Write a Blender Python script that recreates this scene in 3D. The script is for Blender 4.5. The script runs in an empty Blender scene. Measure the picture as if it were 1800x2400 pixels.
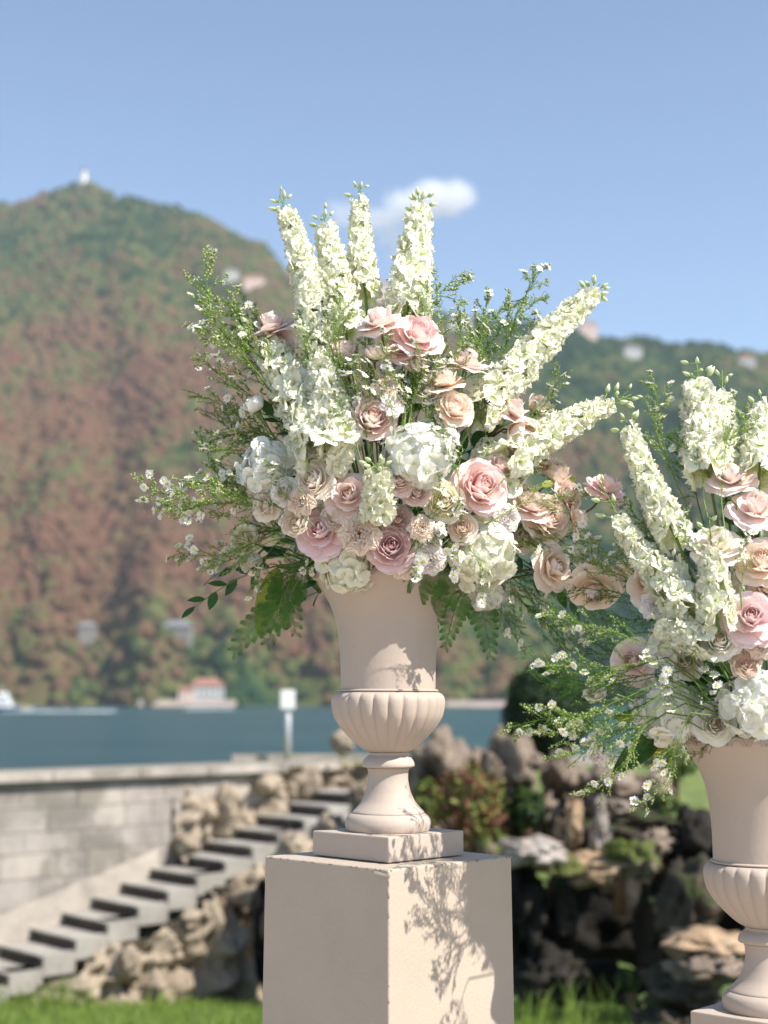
import bpy, math, random
import numpy as np
from mathutils import Vector, Matrix, Quaternion, noise as mnoise

SC = bpy.context.scene
COL = SC.collection
PI = math.pi
F = 3500.0                      # focal length in photo pixels (2400 tall)
PITCH = math.atan(440.0 / F)
EYE = 1.5
K = 2400.0 / 2212.0
NEAR = 3.05                     # distance of the central urn
NEAR2 = 2.95                    # distance of the right-hand urn

# ------------------------------------------------------------------ camera, light, exposure
cam_data = bpy.data.cameras.new('camera')
cam = bpy.data.objects.new('camera', cam_data)
COL.objects.link(cam)
cam.location = (0, 0, EYE)
cam.rotation_euler = (PI / 2 + PITCH, 0, 0)
cam_data.sensor_fit = 'VERTICAL'
cam_data.sensor_height = 36.0
cam_data.sensor_width = 27.0
cam_data.lens = 36.0 * F / 2400.0
cam_data.clip_start = 0.05
cam_data.clip_end = 20000
cam_data.dof.use_dof = True
cam_data.dof.focus_distance = 2.93
cam_data.dof.aperture_fstop = 2.8
SC.camera = cam

SUN_EL, SUN_AZ = math.radians(48), math.radians(122)     # azimuth clockwise from +Y
sun_dir = Vector((math.cos(SUN_EL) * math.sin(SUN_AZ), math.cos(SUN_EL) * math.cos(SUN_AZ), math.sin(SUN_EL)))
world = bpy.data.worlds.new('World')
SC.world = world
world.use_nodes = True
wn = world.node_tree.nodes
wl = world.node_tree.links
sky = wn.new('ShaderNodeTexSky')
sky.sky_type = 'NISHITA'
sky.sun_disc = False
sky.sun_elevation = SUN_EL
sky.sun_rotation = SUN_AZ
sky.altitude = 200
sky.air_density = 0.85
sky.dust_density = 0.3
sky.ozone_density = 0.3
wl.new(sky.outputs[0], wn['Background'].inputs[0])
wn['Background'].inputs[1].default_value = 0.106
sun_data = bpy.data.lights.new('sun', 'SUN')
sun_data.energy = 4.4
sun_data.angle = math.radians(0.5)
sun_data.color = (1.0, 0.95, 0.88)
sun = bpy.data.objects.new('sun', sun_data)
COL.objects.link(sun)
sun.location = (20, -10, 30)
sun.rotation_euler = sun_dir.to_track_quat('Z', 'Y').to_euler()
SC.view_settings.view_transform = 'Standard'
SC.view_settings.look = 'None'
SC.view_settings.gamma = 1
SC.view_settings.exposure = 0.93
SC.view_settings.use_curve_mapping = False
SC.cycles.max_bounces = 10
SC.cycles.diffuse_bounces = 6
SC.cycles.transmission_bounces = 6
SC.cycles.transparent_max_bounces = 8
SC.cycles.volume_bounces = 4
SC.cycles.use_denoising = True
SC.cycles.sample_clamp_indirect = 20

# ------------------------------------------------------------------ helpers
def P(x, y, d):
    """photo point (in 1659x2212 reading units) at horizontal distance d"""
    a = (x * K - 900) / F
    u = (1200 - y * K) / F
    cy = math.cos(PITCH) - math.sin(PITCH) * u
    cz = math.sin(PITCH) + math.cos(PITCH) * u
    s = d / cy
    return Vector((a * s, d, EYE + cz * s))

def M(d):
    return K * d / F

def link(name, data, parent=None):
    o = bpy.data.objects.new(name, data)
    COL.objects.link(o)
    if parent is not None:
        o.parent = parent
    return o

def tag(o, label=None, cat=None, group=None, kind=None):
    if label: o['label'] = label
    if cat: o['category'] = cat
    if group: o['group'] = group
    if kind: o['kind'] = kind
    return o

def empty(name, loc, label=None, cat=None, group=None):
    o = link(name, None)
    o.location = loc
    o.empty_display_size = 0.05
    return tag(o, label, cat, group)

class MB:
    def __init__(s):
        s.v = []; s.f = []; s.m = []; s.n = 0; s.a = []
    def add(s, verts, faces, mi=0, attr=None):
        verts = np.asarray(verts, dtype=float).reshape(-1, 3)
        s.v.append(verts)
        s.f += [tuple(i + s.n for i in f) for f in faces]
        s.m += [mi] * len(faces)
        s.a.append(np.zeros(len(verts)) if attr is None else np.asarray(attr, dtype=float).ravel())
        s.n += len(verts)
        return s
    def grid(s, arr, mi=0, attr=None, closed=False):
        a, b = arr.shape[:2]
        fs = []
        for i in range(a - 1):
            for j in range(b if closed else b - 1):
                k = (j + 1) % b
                fs.append((i * b + j, i * b + k, (i + 1) * b + k, (i + 1) * b + j))
        return s.add(arr.reshape(-1, 3), fs, mi, attr)
    def tube(s, pts, rad, n=6, mi=0, cap=True):
        pts = [Vector(p) for p in pts]
        if not hasattr(rad, '__len__'): rad = [rad] * len(pts)
        arr = np.zeros((len(pts), n, 3))
        up = Vector((0.31, 0.17, 0.93))
        for i, p in enumerate(pts):
            t = (pts[min(i + 1, len(pts) - 1)] - pts[max(i - 1, 0)]).normalized()
            e = t.cross(up)
            if e.length < 1e-3: e = t.cross(Vector((1, 0, 0)))
            e.normalize(); g = t.cross(e)
            for j in range(n):
                q = 2 * PI * j / n
                arr[i, j] = p + (e * math.cos(q) + g * math.sin(q)) * rad[i]
        s.grid(arr, mi, None, True)
        if cap:
            b = s.n - len(pts) * n
            s.f.append(tuple(b + j for j in range(n))[::-1]); s.m.append(mi)
            s.f.append(tuple(s.n - n + j for j in range(n))); s.m.append(mi)
        return s
    def box(s, c, size, rot=None, mi=0):
        h = [x / 2 for x in size]
        vs = []
        for z in (-1, 1):
            for y in (-1, 1):
                for x in (-1, 1):
                    p = Vector((x * h[0], y * h[1], z * h[2]))
                    if rot is not None: p = rot @ p
                    vs.append(tuple(p + Vector(c)))
        return s.add(vs, [(0, 2, 3, 1), (4, 5, 7, 6), (0, 1, 5, 4), (2, 6, 7, 3), (0, 4, 6, 2), (1, 3, 7, 5)], mi)
    def lathe(s, prof, n=48, mi=0, flute=None, cap=True):
        arr = np.zeros((len(prof), n, 3))
        for i, (r, z) in enumerate(prof):
            for j in range(n):
                q = 2 * PI * j / n
                rr = r * (flute(i / (len(prof) - 1), q) if flute else 1)
                arr[i, j] = (rr * math.cos(q), rr * math.sin(q), z)
        s.grid(arr, mi, None, True)
        if cap:
            b = s.n - len(prof) * n
            s.f.append(tuple(b + j for j in range(n))[::-1]); s.m.append(mi)
            s.f.append(tuple(s.n - n + j for j in range(n))); s.m.append(mi)
        return s
    def mesh(s, name, mats, smooth=True):
        me = bpy.data.meshes.new(name)
        me.from_pydata(np.concatenate(s.v).tolist(), [], s.f)
        for m in (mats if isinstance(mats, (list, tuple)) else [mats]): me.materials.append(m)
        me.polygons.foreach_set('material_index', s.m)
        me.polygons.foreach_set('use_smooth', [smooth] * len(s.f))
        at = me.attributes.new('pv', 'FLOAT', 'POINT')
        at.data.foreach_set('value', np.concatenate(s.a))
        me.update()
        return me
    def build(s, name, mats, parent=None, smooth=True):
        return link(name, s.mesh(name, mats, smooth), parent)

def bevel(o, w, seg=2):
    b = o.modifiers.new('edge', 'BEVEL'); b.width = w; b.segments = seg; b.limit_method = 'ANGLE'
    return o

# ------------------------------------------------------------------ materials
def new_mat(name):
    m = bpy.data.materials.new(name)
    m.use_nodes = True
    nt = m.node_tree
    return m, nt, nt.nodes['Principled BSDF']

def rgb(c): return (c[0], c[1], c[2], 1)

def ramp(nt, fac, stops):
    r = nt.nodes.new('ShaderNodeValToRGB')
    while len(r.color_ramp.elements) < len(stops): r.color_ramp.elements.new(0.5)
    for e, (p, c) in zip(r.color_ramp.elements, stops):
        e.position = p; e.color = rgb(c)
    nt.links.new(fac, r.inputs[0])
    return r.outputs[0]

def noise_tex(nt, scale, detail=4, rough=0.55, coord='Object', dist=0.0):
    tc = nt.nodes.new('ShaderNodeTexCoord')
    n = nt.nodes.new('ShaderNodeTexNoise')
    n.inputs['Scale'].default_value = scale
    n.inputs['Detail'].default_value = detail
    n.inputs['Roughness'].default_value = rough
    n.inputs['Distortion'].default_value = dist
    if coord == 'World':
        g = nt.nodes.new('ShaderNodeNewGeometry')
        nt.links.new(g.outputs['Position'], n.inputs['Vector'])
    else:
        nt.links.new(tc.outputs[coord], n.inputs['Vector'])
    return n.outputs['Fac']

def mix(nt, fac, a, b, mode='MIX'):
    n = nt.nodes.new('ShaderNodeMix'); n.data_type = 'RGBA'; n.blend_type = mode
    for sock, val in ((n.inputs[0], fac), (n.inputs[6], a), (n.inputs[7], b)):
        if hasattr(val, 'is_output'): nt.links.new(val, sock)
        elif isinstance(val, (int, float)): sock.default_value = val
        else: sock.default_value = rgb(val)
    return n.outputs[2]

def bump(nt, bsdf, h, strength, dist):
    b = nt.nodes.new('ShaderNodeBump')
    b.inputs['Strength'].default_value = strength
    b.inputs['Distance'].default_value = dist
    nt.links.new(h, b.inputs['Height'])
    nt.links.new(b.outputs[0], bsdf.inputs['Normal'])
    return b

def simple(name, col, rough=0.7, var=0.12, scale=20, bmp=0.0, bdist=0.002, metal=0, spec=0.3, coord='Object'):
    m, nt, b = new_mat(name)
    n = noise_tex(nt, scale, 5, 0.6, coord)
    lo = tuple(c * (1 - var) for c in col); hi = tuple(min(1, c * (1 + var)) for c in col)
    nt.links.new(ramp(nt, n, [(0.3, lo), (0.7, hi)]), b.inputs['Base Color'])
    b.inputs['Roughness'].default_value = rough
    b.inputs['Metallic'].default_value = metal
    b.inputs['Specular IOR Level'].default_value = spec
    if bmp: bump(nt, b, noise_tex(nt, scale * 6, 4, 0.6, coord), bmp, bdist)
    return m

def petal_mat(name, base, tip, transl=0.32, edge=None, rough=0.55, at=0.62):
    m, nt, b = new_mat(name)
    stops = [(0.0, base), (at, tip)]
    at = nt.nodes.new('ShaderNodeAttribute'); at.attribute_name = 'pv'
    if edge: stops.append((1.0, edge))
    c = ramp(nt, at.outputs['Fac'], stops)
    oi = nt.nodes.new('ShaderNodeObjectInfo')
    hsv = nt.nodes.new('ShaderNodeHueSaturation')
    mr = nt.nodes.new('ShaderNodeMapRange'); mr.inputs['To Min'].default_value = 0.94; mr.inputs['To Max'].default_value = 1.04
    nt.links.new(oi.outputs['Random'], mr.inputs['Value'])
    nt.links.new(mr.outputs[0], hsv.inputs['Value'])
    nt.links.new(c, hsv.inputs['Color'])
    nt.links.new(hsv.outputs[0], b.inputs['Base Color'])
    b.inputs['Roughness'].default_value = rough
    b.inputs['Specular IOR Level'].default_value = 0.25
    bump(nt, b, noise_tex(nt, 9, 3, 0.5), 0.25, 0.01)
    tr = nt.nodes.new('ShaderNodeBsdfTranslucent')
    nt.links.new(hsv.outputs[0], tr.inputs['Color'])
    mx = nt.nodes.new('ShaderNodeMixShader'); mx.inputs[0].default_value = transl
    nt.links.new(b.outputs[0], mx.inputs[1]); nt.links.new(tr.outputs[0], mx.inputs[2])
    nt.links.new(mx.outputs[0], nt.nodes['Material Output'].inputs['Surface'])
    return m

def leaf_mat(name, lo, hi, transl=0.3, rough=0.5, scale=14, spec=0.35):
    m, nt, b = new_mat(name)
    oi = nt.nodes.new('ShaderNodeObjectInfo')
    n = noise_tex(nt, scale, 3, 0.5)
    ad = nt.nodes.new('ShaderNodeMath'); ad.operation = 'MULTIPLY_ADD'
    nt.links.new(oi.outputs['Random'], ad.inputs[0]); ad.inputs[1].default_value = 0.35
    nt.links.new(n, ad.inputs[2])
    c = ramp(nt, ad.outputs[0], [(0.35, lo), (0.95, hi)])
    nt.links.new(c, b.inputs['Base Color'])
    b.inputs['Roughness'].default_value = rough
    b.inputs['Specular IOR Level'].default_value = spec
    tr = nt.nodes.new('ShaderNodeBsdfTranslucent'); nt.links.new(c, tr.inputs['Color'])
    mx = nt.nodes.new('ShaderNodeMixShader'); mx.inputs[0].default_value = transl
    nt.links.new(b.outputs[0], mx.inputs[1]); nt.links.new(tr.outputs[0], mx.inputs[2])
    nt.links.new(mx.outputs[0], nt.nodes['Material Output'].inputs['Surface'])
    return m

def rock_mat(name, lo, mid, hi, moss=None, scale=2.5, moss_at=0.62, bmp=0.7):
    m, nt, b = new_mat(name)
    n = noise_tex(nt, scale, 8, 0.65)
    c = ramp(nt, n, [(0.3, lo), (0.5, mid), (0.72, hi)])
    if moss:
        g = nt.nodes.new('ShaderNodeNewGeometry')
        sep = nt.nodes.new('ShaderNodeSeparateXYZ'); nt.links.new(g.outputs['Normal'], sep.inputs[0])
        n2 = noise_tex(nt, scale * 1.3, 4, 0.6, 'World')
        mu = nt.nodes.new('ShaderNodeMath'); mu.operation = 'MULTIPLY_ADD'
        nt.links.new(sep.outputs[2], mu.inputs[0]); mu.inputs[1].default_value = 0.25; nt.links.new(n2, mu.inputs[2])
        k = ramp(nt, mu.outputs[0], [(moss_at, (0, 0, 0)), (moss_at + 0.12, (1, 1, 1))])
        c = mix(nt, k, c, moss)
    nt.links.new(c, b.inputs['Base Color'])
    b.inputs['Roughness'].default_value = 0.9
    b.inputs['Specular IOR Level'].default_value = 0.2
    bump(nt, b, noise_tex(nt, scale * 5, 8, 0.7), bmp, 0.04)
    return m

# painted plaster / cast stone of urns and pedestals
def paint(name, col, grain, gscale):
    m, nt, b = new_mat(name)
    n = noise_tex(nt, 6, 5, 0.6)
    c = ramp(nt, n, [(0.3, tuple(x * 0.95 for x in col)), (0.7, tuple(x * 1.03 for x in col))])
    c = mix(nt, ramp(nt, noise_tex(nt, 2.2, 6, 0.7, 'Object', 0.6), [(0.45, (0, 0, 0)), (0.75, (0.35, 0.35, 0.35))]), c, tuple(x * 0.78 for x in col))
    sp = noise_tex(nt, 90, 2, 0.5)
    c = mix(nt, ramp(nt, sp, [(0.70, (0, 0, 0)), (0.76, (0.25, 0.25, 0.25))]), c, tuple(x * 0.7 for x in col))
    nt.links.new(c, b.inputs['Base Color'])
    b.inputs['Roughness'].default_value = 0.62
    b.inputs['Specular IOR Level'].default_value = 0.3
    bump(nt, b, noise_tex(nt, gscale, 4, 0.65), grain, 0.002)
    return m

M_PED = paint('pedestal_paint', (0.465, 0.388, 0.306), 0.55, 150)
M_URN = paint('urn_paint', (0.47, 0.388, 0.322), 0.25, 110)
M_CHIP = simple('bare_chip', (0.30, 0.26, 0.22), 0.9, 0.2, 60)

PM = {
 'blush': petal_mat('petal_blush', (0.93, 0.77, 0.66), (0.96, 0.80, 0.74), 0.27, edge=(0.97, 0.88, 0.83)),
 'pink':  petal_mat('petal_pink', (0.92, 0.70, 0.64), (0.95, 0.74, 0.70), 0.27, edge=(0.96, 0.83, 0.80)),
 'mauve': petal_mat('petal_mauve', (0.86, 0.64, 0.61), (0.92, 0.73, 0.72), 0.27, edge=(0.95, 0.83, 0.81)),
 'peach': petal_mat('petal_peach', (0.94, 0.76, 0.60), (0.96, 0.83, 0.71), 0.27, edge=(0.97, 0.89, 0.80)),
 'cream': petal_mat('petal_cream', (0.93, 0.83, 0.65), (0.96, 0.89, 0.78), 0.27, edge=(0.97, 0.92, 0.85)),
 'lemon': petal_mat('petal_lemon', (0.92, 0.85, 0.56), (0.95, 0.90, 0.70), 0.27, edge=(0.96, 0.92, 0.78)),
 'white': petal_mat('petal_white', (0.92, 0.89, 0.76), (0.95, 0.93, 0.86), 0.27, edge=(0.96, 0.95, 0.90)),
 'inner_pink': petal_mat('petal_inner_pink', (0.82, 0.50, 0.45), (0.89, 0.63, 0.58), 0.27, edge=(0.93, 0.74, 0.70)),
 'inner_mauve': petal_mat('petal_inner_mauve', (0.55, 0.22, 0.24), (0.72, 0.43, 0.43), edge=(0.84, 0.64, 0.63)),
 'inner_peach': petal_mat('petal_inner_peach', (0.92, 0.66, 0.50), (0.94, 0.75, 0.63), 0.27, edge=(0.96, 0.83, 0.74)),
 'inner_cream': petal_mat('petal_inner_cream', (0.92, 0.74, 0.48), (0.94, 0.83, 0.65), 0.27, edge=(0.96, 0.89, 0.76)),
 'carn': petal_mat('petal_carnation_peach', (0.96, 0.68, 0.46), (0.97, 0.79, 0.62), 0.30, edge=(0.98, 0.86, 0.73)),
 'carn_pale': petal_mat('petal_carnation_pale', (0.95, 0.82, 0.70), (0.97, 0.89, 0.82), 0.30, edge=(0.97, 0.92, 0.88)),
 'hyd': petal_mat('petal_hydrangea', (0.80, 0.82, 0.60), (0.91, 0.91, 0.83), edge=(0.92, 0.92, 0.87), at=0.35),
 'hyd_cream': petal_mat('petal_hydrangea_cream', (0.80, 0.80, 0.54), (0.90, 0.89, 0.74), edge=(0.91, 0.91, 0.80), at=0.35),
 'delph': petal_mat('petal_delphinium', (0.56, 0.66, 0.26), (0.92, 0.92, 0.70), edge=(0.94, 0.94, 0.80), at=0.26),
 'bud': petal_mat('bud_green_white', (0.36, 0.50, 0.16), (0.76, 0.80, 0.52), edge=(0.82, 0.85, 0.64)),
 'daisy': petal_mat('daisy_ray', (0.86, 0.86, 0.80), (0.90, 0.90, 0.88), transl=0.25),
}
M_DISC = simple('daisy_disc', (0.72, 0.56, 0.10), 0.8, 0.2, 300)
M_NEEDLE = leaf_mat('aster_foliage', (0.13, 0.25, 0.03), (0.28, 0.42, 0.075), 0.4, 0.6)
M_WISP = leaf_mat('wispy_fern_green', (0.06, 0.16, 0.025), (0.14, 0.29, 0.05), 0.4, 0.6)
M_BUDG = leaf_mat('aster_bud_green', (0.30, 0.38, 0.12), (0.50, 0.54, 0.26), 0.2, 0.6)
M_FERN = leaf_mat('fern_green', (0.05, 0.15, 0.025), (0.11, 0.27, 0.045), 0.35, 0.6)
M_LEAF = leaf_mat('glossy_leaf', (0.025, 0.075, 0.02), (0.06, 0.15, 0.03), 0.3, 0.35)
M_LEAFY = leaf_mat('yellow_green_leaf', (0.22, 0.28, 0.04), (0.42, 0.43, 0.08), 0.5, 0.4)
M_LEAFGOLD = leaf_mat('yellowing_leaf', (0.14, 0.20, 0.03), (0.60, 0.42, 0.04), 0.35, 0.4, 30)
M_STEMG = leaf_mat('green_stem', (0.10, 0.18, 0.04), (0.18, 0.28, 0.07), 0.05, 0.5)
M_STEMB = simple('brown_rose_stem', (0.16, 0.085, 0.045), 0.6, 0.25, 60)

# ------------------------------------------------------------------ ground, lake, sky things
def ground_z(x, y):
    if y < 6: z = 0.0
    else: z = -0.16 * (y - 6)
    z = max(z, -1.75)
    return z

def h2(x, y, s, oct=4):
    return mnoise.fractal(Vector((x * s, y * s, 0.3)), 1.0, 2.1, oct)

M_GRASSG = simple('lawn_soil', (0.07, 0.11, 0.03), 0.95, 0.35, 3, 0.4, 0.02, coord='Object')
M_BLADE = leaf_mat('grass_blade', (0.13, 0.22, 0.03), (0.29, 0.38, 0.085), 0.45, 0.6, 4)
M_GRAVEL = simple('pale_gravel', (0.46, 0.38, 0.30), 0.95, 0.2, 40, 0.5, 0.01)

# lawn sheet: falls away behind the pedestals
xs = np.concatenate([np.linspace(-40, -8, 9)[:-1], np.linspace(-8, 8, 41), np.linspace(8, 40, 9)[1:]])
ys = np.concatenate([np.linspace(5.0, 24, 48)])
g = np.zeros((len(ys), len(xs), 3))
for i, y in enumerate(ys):
    for j, x in enumerate(xs):
        g[i, j] = (x, y, ground_z(x, y) + 0.03 * h2(x, y, 0.9) * (1 if y > 6 else 0))
tag(MB().grid(g).build('lawn_ground', M_GRASSG), kind='structure')
g = np.zeros((8, 12, 3))
for i, y in enumerate(np.linspace(-12, 5.0, 8)):
    for j, x in enumerate(np.linspace(-40, 40, 12)): g[i, j] = (x, y, 0.0)
tag(MB().grid(g).build('gravel_terrace', M_GRAVEL), kind='structure')

# lake
m, nt, b = new_mat('lake_water')
nw = noise_tex(nt, 0.02, 3, 0.5, 'World')
nt.links.new(ramp(nt, nw, [(0.3, (0.018, 0.060, 0.070)), (0.7, (0.028, 0.082, 0.094))]), b.inputs['Base Color'])
b.inputs['Roughness'].default_value = 0.30
b.inputs['Specular IOR Level'].default_value = 0.35
b.inputs['IOR'].default_value = 1.33
bump(nt, b, noise_tex(nt, 0.5, 6, 0.65, 'World'), 1.0, 0.6)
M_LAKE = m
LAKE = EYE - 4.6
g = np.zeros((24, 24, 3))
for i, y in enumerate(np.linspace(19, 2400, 24)):
    for j, x in enumerate(np.linspace(-2600, 2600, 24)): g[i, j] = (x, y, LAKE)
tag(MB().grid(g).build('lake_water', M_LAKE), kind='structure')
g = np.zeros((2, 2, 3))
for i, y in enumerate((-800, 2400)):
    for j, x in enumerate((-2600, 2600)): g[i, j] = (x, y, LAKE - 8)
tag(MB().grid(g).build('lake_bed', simple('lake_bed_mud', (0.12, 0.11, 0.09), 0.9)), kind='structure')

# ------------------------------------------------------------------ mountain across the lake
RIDGE = [(-900, 640), (-500, 560), (-200, 480), (0, 449), (60, 428), (120, 410), (160, 404), (185, 406), (205, 426), (270, 436), (330, 458), (400, 467), (460, 492), (520, 527), (560, 546), (610, 590), (660, 630), (800, 660), (970, 690),
         (1040, 702), (1160, 712), (1240, 720), (1340, 748), (1440, 750), (1560, 760), (1659, 775), (1900, 800), (2300, 860), (2900, 980)]
SHORE = 1000.0
def ridge_y(x):
    return float(np.interp(x, [p[0] for p in RIDGE], [p[1] for p in RIDGE]))
def ridge_dist(x):
    return float(np.interp(x, [-900, 0, 300, 600, 1000, 1659, 2900], [2700, 2250, 2150, 1950, 1900, 1900, 2100]))
def hill_point(x, s):
    """x: bearing in photo units, s: 0 at the shore, 1 at the ridge, >1 behind"""
    rd = ridge_dist(x)
    sh = SHORE + 25 * math.sin(x * 0.011) + 15 * math.sin(x * 0.031 + 1)
    d = sh + (rd - sh) * s
    a = (x * K - 900) / F
    top = P(x, ridge_y(x), rd).z
    base = LAKE + 0.3
    if s <= 1:
        sp = max(s, 0.0); f = 0.042 * min(1, sp * 8) ** 0.7 + 0.958 * sp ** 1.08
        z = base + (top - base) * min(1, f)
    else:
        z = top - (s - 1) * 420
    X = a * d
    # spurs and gullies that run down the slope
    w = max(0, min(1, s * 5)) * max(0, min(1, (1.0 - s) * 4))
    r1 = 1 - abs(mnoise.fractal(Vector((X * 0.0032 + z * 0.0016, z * 0.0006, 17.7)), 1.0, 2.1, 3)) * 2.2
    r2 = mnoise.fractal(Vector((X * 0.011, z * 0.006, 9.1)), 1.0, 2.1, 3)
    z += w * (30 * (r1 - 0.5) + 22 * r2)
    if s > 0.97: z += 5 * mnoise.noise(Vector((X * 0.02, 3.3, 0)))
    return Vector((X, d, max(z, LAKE + 0.3 if s > 0.02 else LAKE - 3)))

hx = np.linspace(-900, 2900, 190)
hs = np.concatenate([[-0.02, 0.0], np.linspace(0.02, 1.0, 60), [1.06, 1.15, 1.3]])
g = np.zeros((len(hs), len(hx), 3))
for i, s in enumerate(hs):
    for j, x in enumerate(hx): g[i, j] = hill_point(x, s)

def hill_colour(nt, for_tree):
    geo = nt.nodes.new('ShaderNodeNewGeometry')
    sep = nt.nodes.new('ShaderNodeSeparateXYZ'); nt.links.new(geo.outputs['Position'], sep.inputs[0])
    def tex(scale, detail, w):
        n = nt.nodes.new('ShaderNodeTexNoise'); n.inputs['Scale'].default_value = scale; n.inputs['Detail'].default_value = detail
        n.inputs['Roughness'].default_value = 0.6
        va = nt.nodes.new('ShaderNodeVectorMath'); va.operation = 'ADD'; va.inputs[1].default_value = (w, w * 2, -w)
        nt.links.new(geo.outputs['Position'], va.inputs[0]); nt.links.new(va.outputs[0], n.inputs['Vector'])
        return n.outputs['Fac']
    def math_(op, a, b):
        n = nt.nodes.new('ShaderNodeMath'); n.operation = op
        for k, v in enumerate((a, b)):
            if isinstance(v, (int, float)): n.inputs[k].default_value = v
            else: nt.links.new(v, n.inputs[k])
        return n.outputs[0]
    def rng(v, a, b, c, d):
        n = nt.nodes.new('ShaderNodeMapRange'); n.interpolation_type = 'SMOOTHSTEP'
        for k, x in zip(('From Min', 'From Max', 'To Min', 'To Max'), (a, b, c, d)): n.inputs[k].default_value = x
        nt.links.new(v, n.inputs['Value']); return n.outputs[0]
    big, mid = tex(0.0055, 3, 31), tex(0.03, 3, 170)
    left = rng(sep.outputs[0], -40, 190, 0.080, -0.14)         # dry chestnut woods stand on the left flank
    low = rng(sep.outputs[2], 380, 640, 0.03, -0.11)
    low = math_('ADD', low, rng(sep.outputs[2], 10, 130, -0.07, 0.0))
    v = math_('ADD', math_('ADD', math_('MULTIPLY', big, 0.82), math_('MULTIPLY', mid, 0.36)), math_('ADD', left, low))
    if for_tree:
        oi = nt.nodes.new('ShaderNodeObjectInfo')
        v = math_('ADD', v, math_('MULTIPLY', math_('SUBTRACT', oi.outputs['Random'], 0.5), 0.24))
    return ramp(nt, v, [(0.40, (0.013, 0.034, 0.018)), (0.50, (0.034, 0.062, 0.021)), (0.58, (0.092, 0.104, 0.034)), (0.66, (0.115, 0.083, 0.042)), (0.80, (0.130, 0.068, 0.042))])

m, nt, b = new_mat('hill_ground')
nt.links.new(hill_colour(nt, False), b.inputs['Base Color']); b.inputs['Roughness'].default_value = 1
b.inputs['Specular IOR Level'].default_value = 0
tag(MB().grid(g).build('hills', m), kind='structure')

m, nt, b = new_mat('forest_crowns')
nt.links.new(hill_colour(nt, True), b.inputs['Base Color']); b.inputs['Roughness'].default_value = 1
b.inputs['Specular IOR Level'].default_value = 0
M_FOREST = m
rnd = random.Random(5)
pts, scs = [], []
for _ in range(26000):
    x = rnd.uniform(-260, 1900); s = rnd.random() ** 0.85
    p = hill_point(x, s)
    k = rnd.uniform(5.5, 11.5) * (0.8 + 0.35 * mnoise.noise(p * 0.02))
    if s < 0.03: k *= 0.7
    pts.append((p.x, p.y, p.z + k * 0.35)); scs.append(k)
me = bpy.data.meshes.new('forest')
me.from_pydata(pts, [], [])
at = me.attributes.new('size', 'FLOAT', 'POINT'); at.data.foreach_set('value', scs)
forest = link('forest', me)
tag(forest, 'dense autumn woodland in green and rust brown covering the mountainside', kind='stuff')
ng = bpy.data.node_groups.new('forest_nodes', 'GeometryNodeTree')
ng.interface.new_socket('Geometry', in_out='INPUT', socket_type='NodeSocketGeometry')
ng.interface.new_socket('Geometry', in_out='OUTPUT', socket_type='NodeSocketGeometry')
N = ng.nodes.new; L = ng.links.new
gi, go = N('NodeGroupInput'), N('NodeGroupOutput')
ico = N('GeometryNodeMeshIcoSphere'); ico.inputs['Subdivisions'].default_value = 2; ico.inputs['Radius'].default_value = 1
sp = N('GeometryNodeSetPosition'); pos = N('GeometryNodeInputPosition')
nz = N('ShaderNodeTexNoise'); nz.inputs['Scale'].default_value = 1.7
vm = N('ShaderNodeVectorMath'); vm.operation = 'SUBTRACT'; vm.inputs[1].default_value = (0.5, 0.5, 0.5)
vs = N('ShaderNodeVectorMath'); vs.operation = 'SCALE'; vs.inputs['Scale'].default_value = 1.3
L(pos.outputs[0], nz.inputs['Vector']); L(nz.outputs['Color'], vm.inputs[0]); L(vm.outputs[0], vs.inputs[0])
L(ico.outputs['Mesh'], sp.inputs['Geometry']); L(vs.outputs[0], sp.inputs['Offset'])
sm = N('GeometryNodeSetMaterial'); sm.inputs['Material'].default_value = M_FOREST
L(sp.outputs[0], sm.inputs['Geometry'])
iop = N('GeometryNodeInstanceOnPoints')
L(gi.outputs[0], iop.inputs['Points']); L(sm.outputs[0], iop.inputs['Instance'])
na = N('GeometryNodeInputNamedAttribute'); na.data_type = 'FLOAT'; na.inputs['Name'].default_value = 'size'
L(na.outputs[0], iop.inputs['Scale'])
rv = N('FunctionNodeRandomValue'); rv.data_type = 'FLOAT_VECTOR'; rv.inputs[1].default_value = (0.6, 0.6, 6.28)
L(rv.outputs[0], iop.inputs['Rotation'])
L(iop.outputs[0], go.inputs[0])
md = forest.modifiers.new('forest', 'NODES'); md.node_group = ng

# ------------------------------------------------------------------ houses, tower and boats far off
M_WALLW = simple('house_white', (0.72, 0.68, 0.62), 0.9, 0.08, 0.2)
M_WALLP = simple('house_pink', (0.66, 0.50, 0.42), 0.9, 0.08, 0.2)
M_WALLG = simple('house_grey', (0.46, 0.45, 0.43), 0.9, 0.1, 0.2)
M_WALLD = simple('house_dull', (0.24, 0.22, 0.19), 0.9, 0.1, 0.2)
M_ROOF = simple('terracotta_roof', (0.30, 0.15, 0.10), 0.9, 0.2, 0.5)
M_ROOFG = simple('slate_roof', (0.20, 0.19, 0.19), 0.8, 0.2, 0.5)
M_GLASS = simple('dark_window', (0.04, 0.05, 0.06), 0.2, 0.1, 1, spec=0.6)

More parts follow.
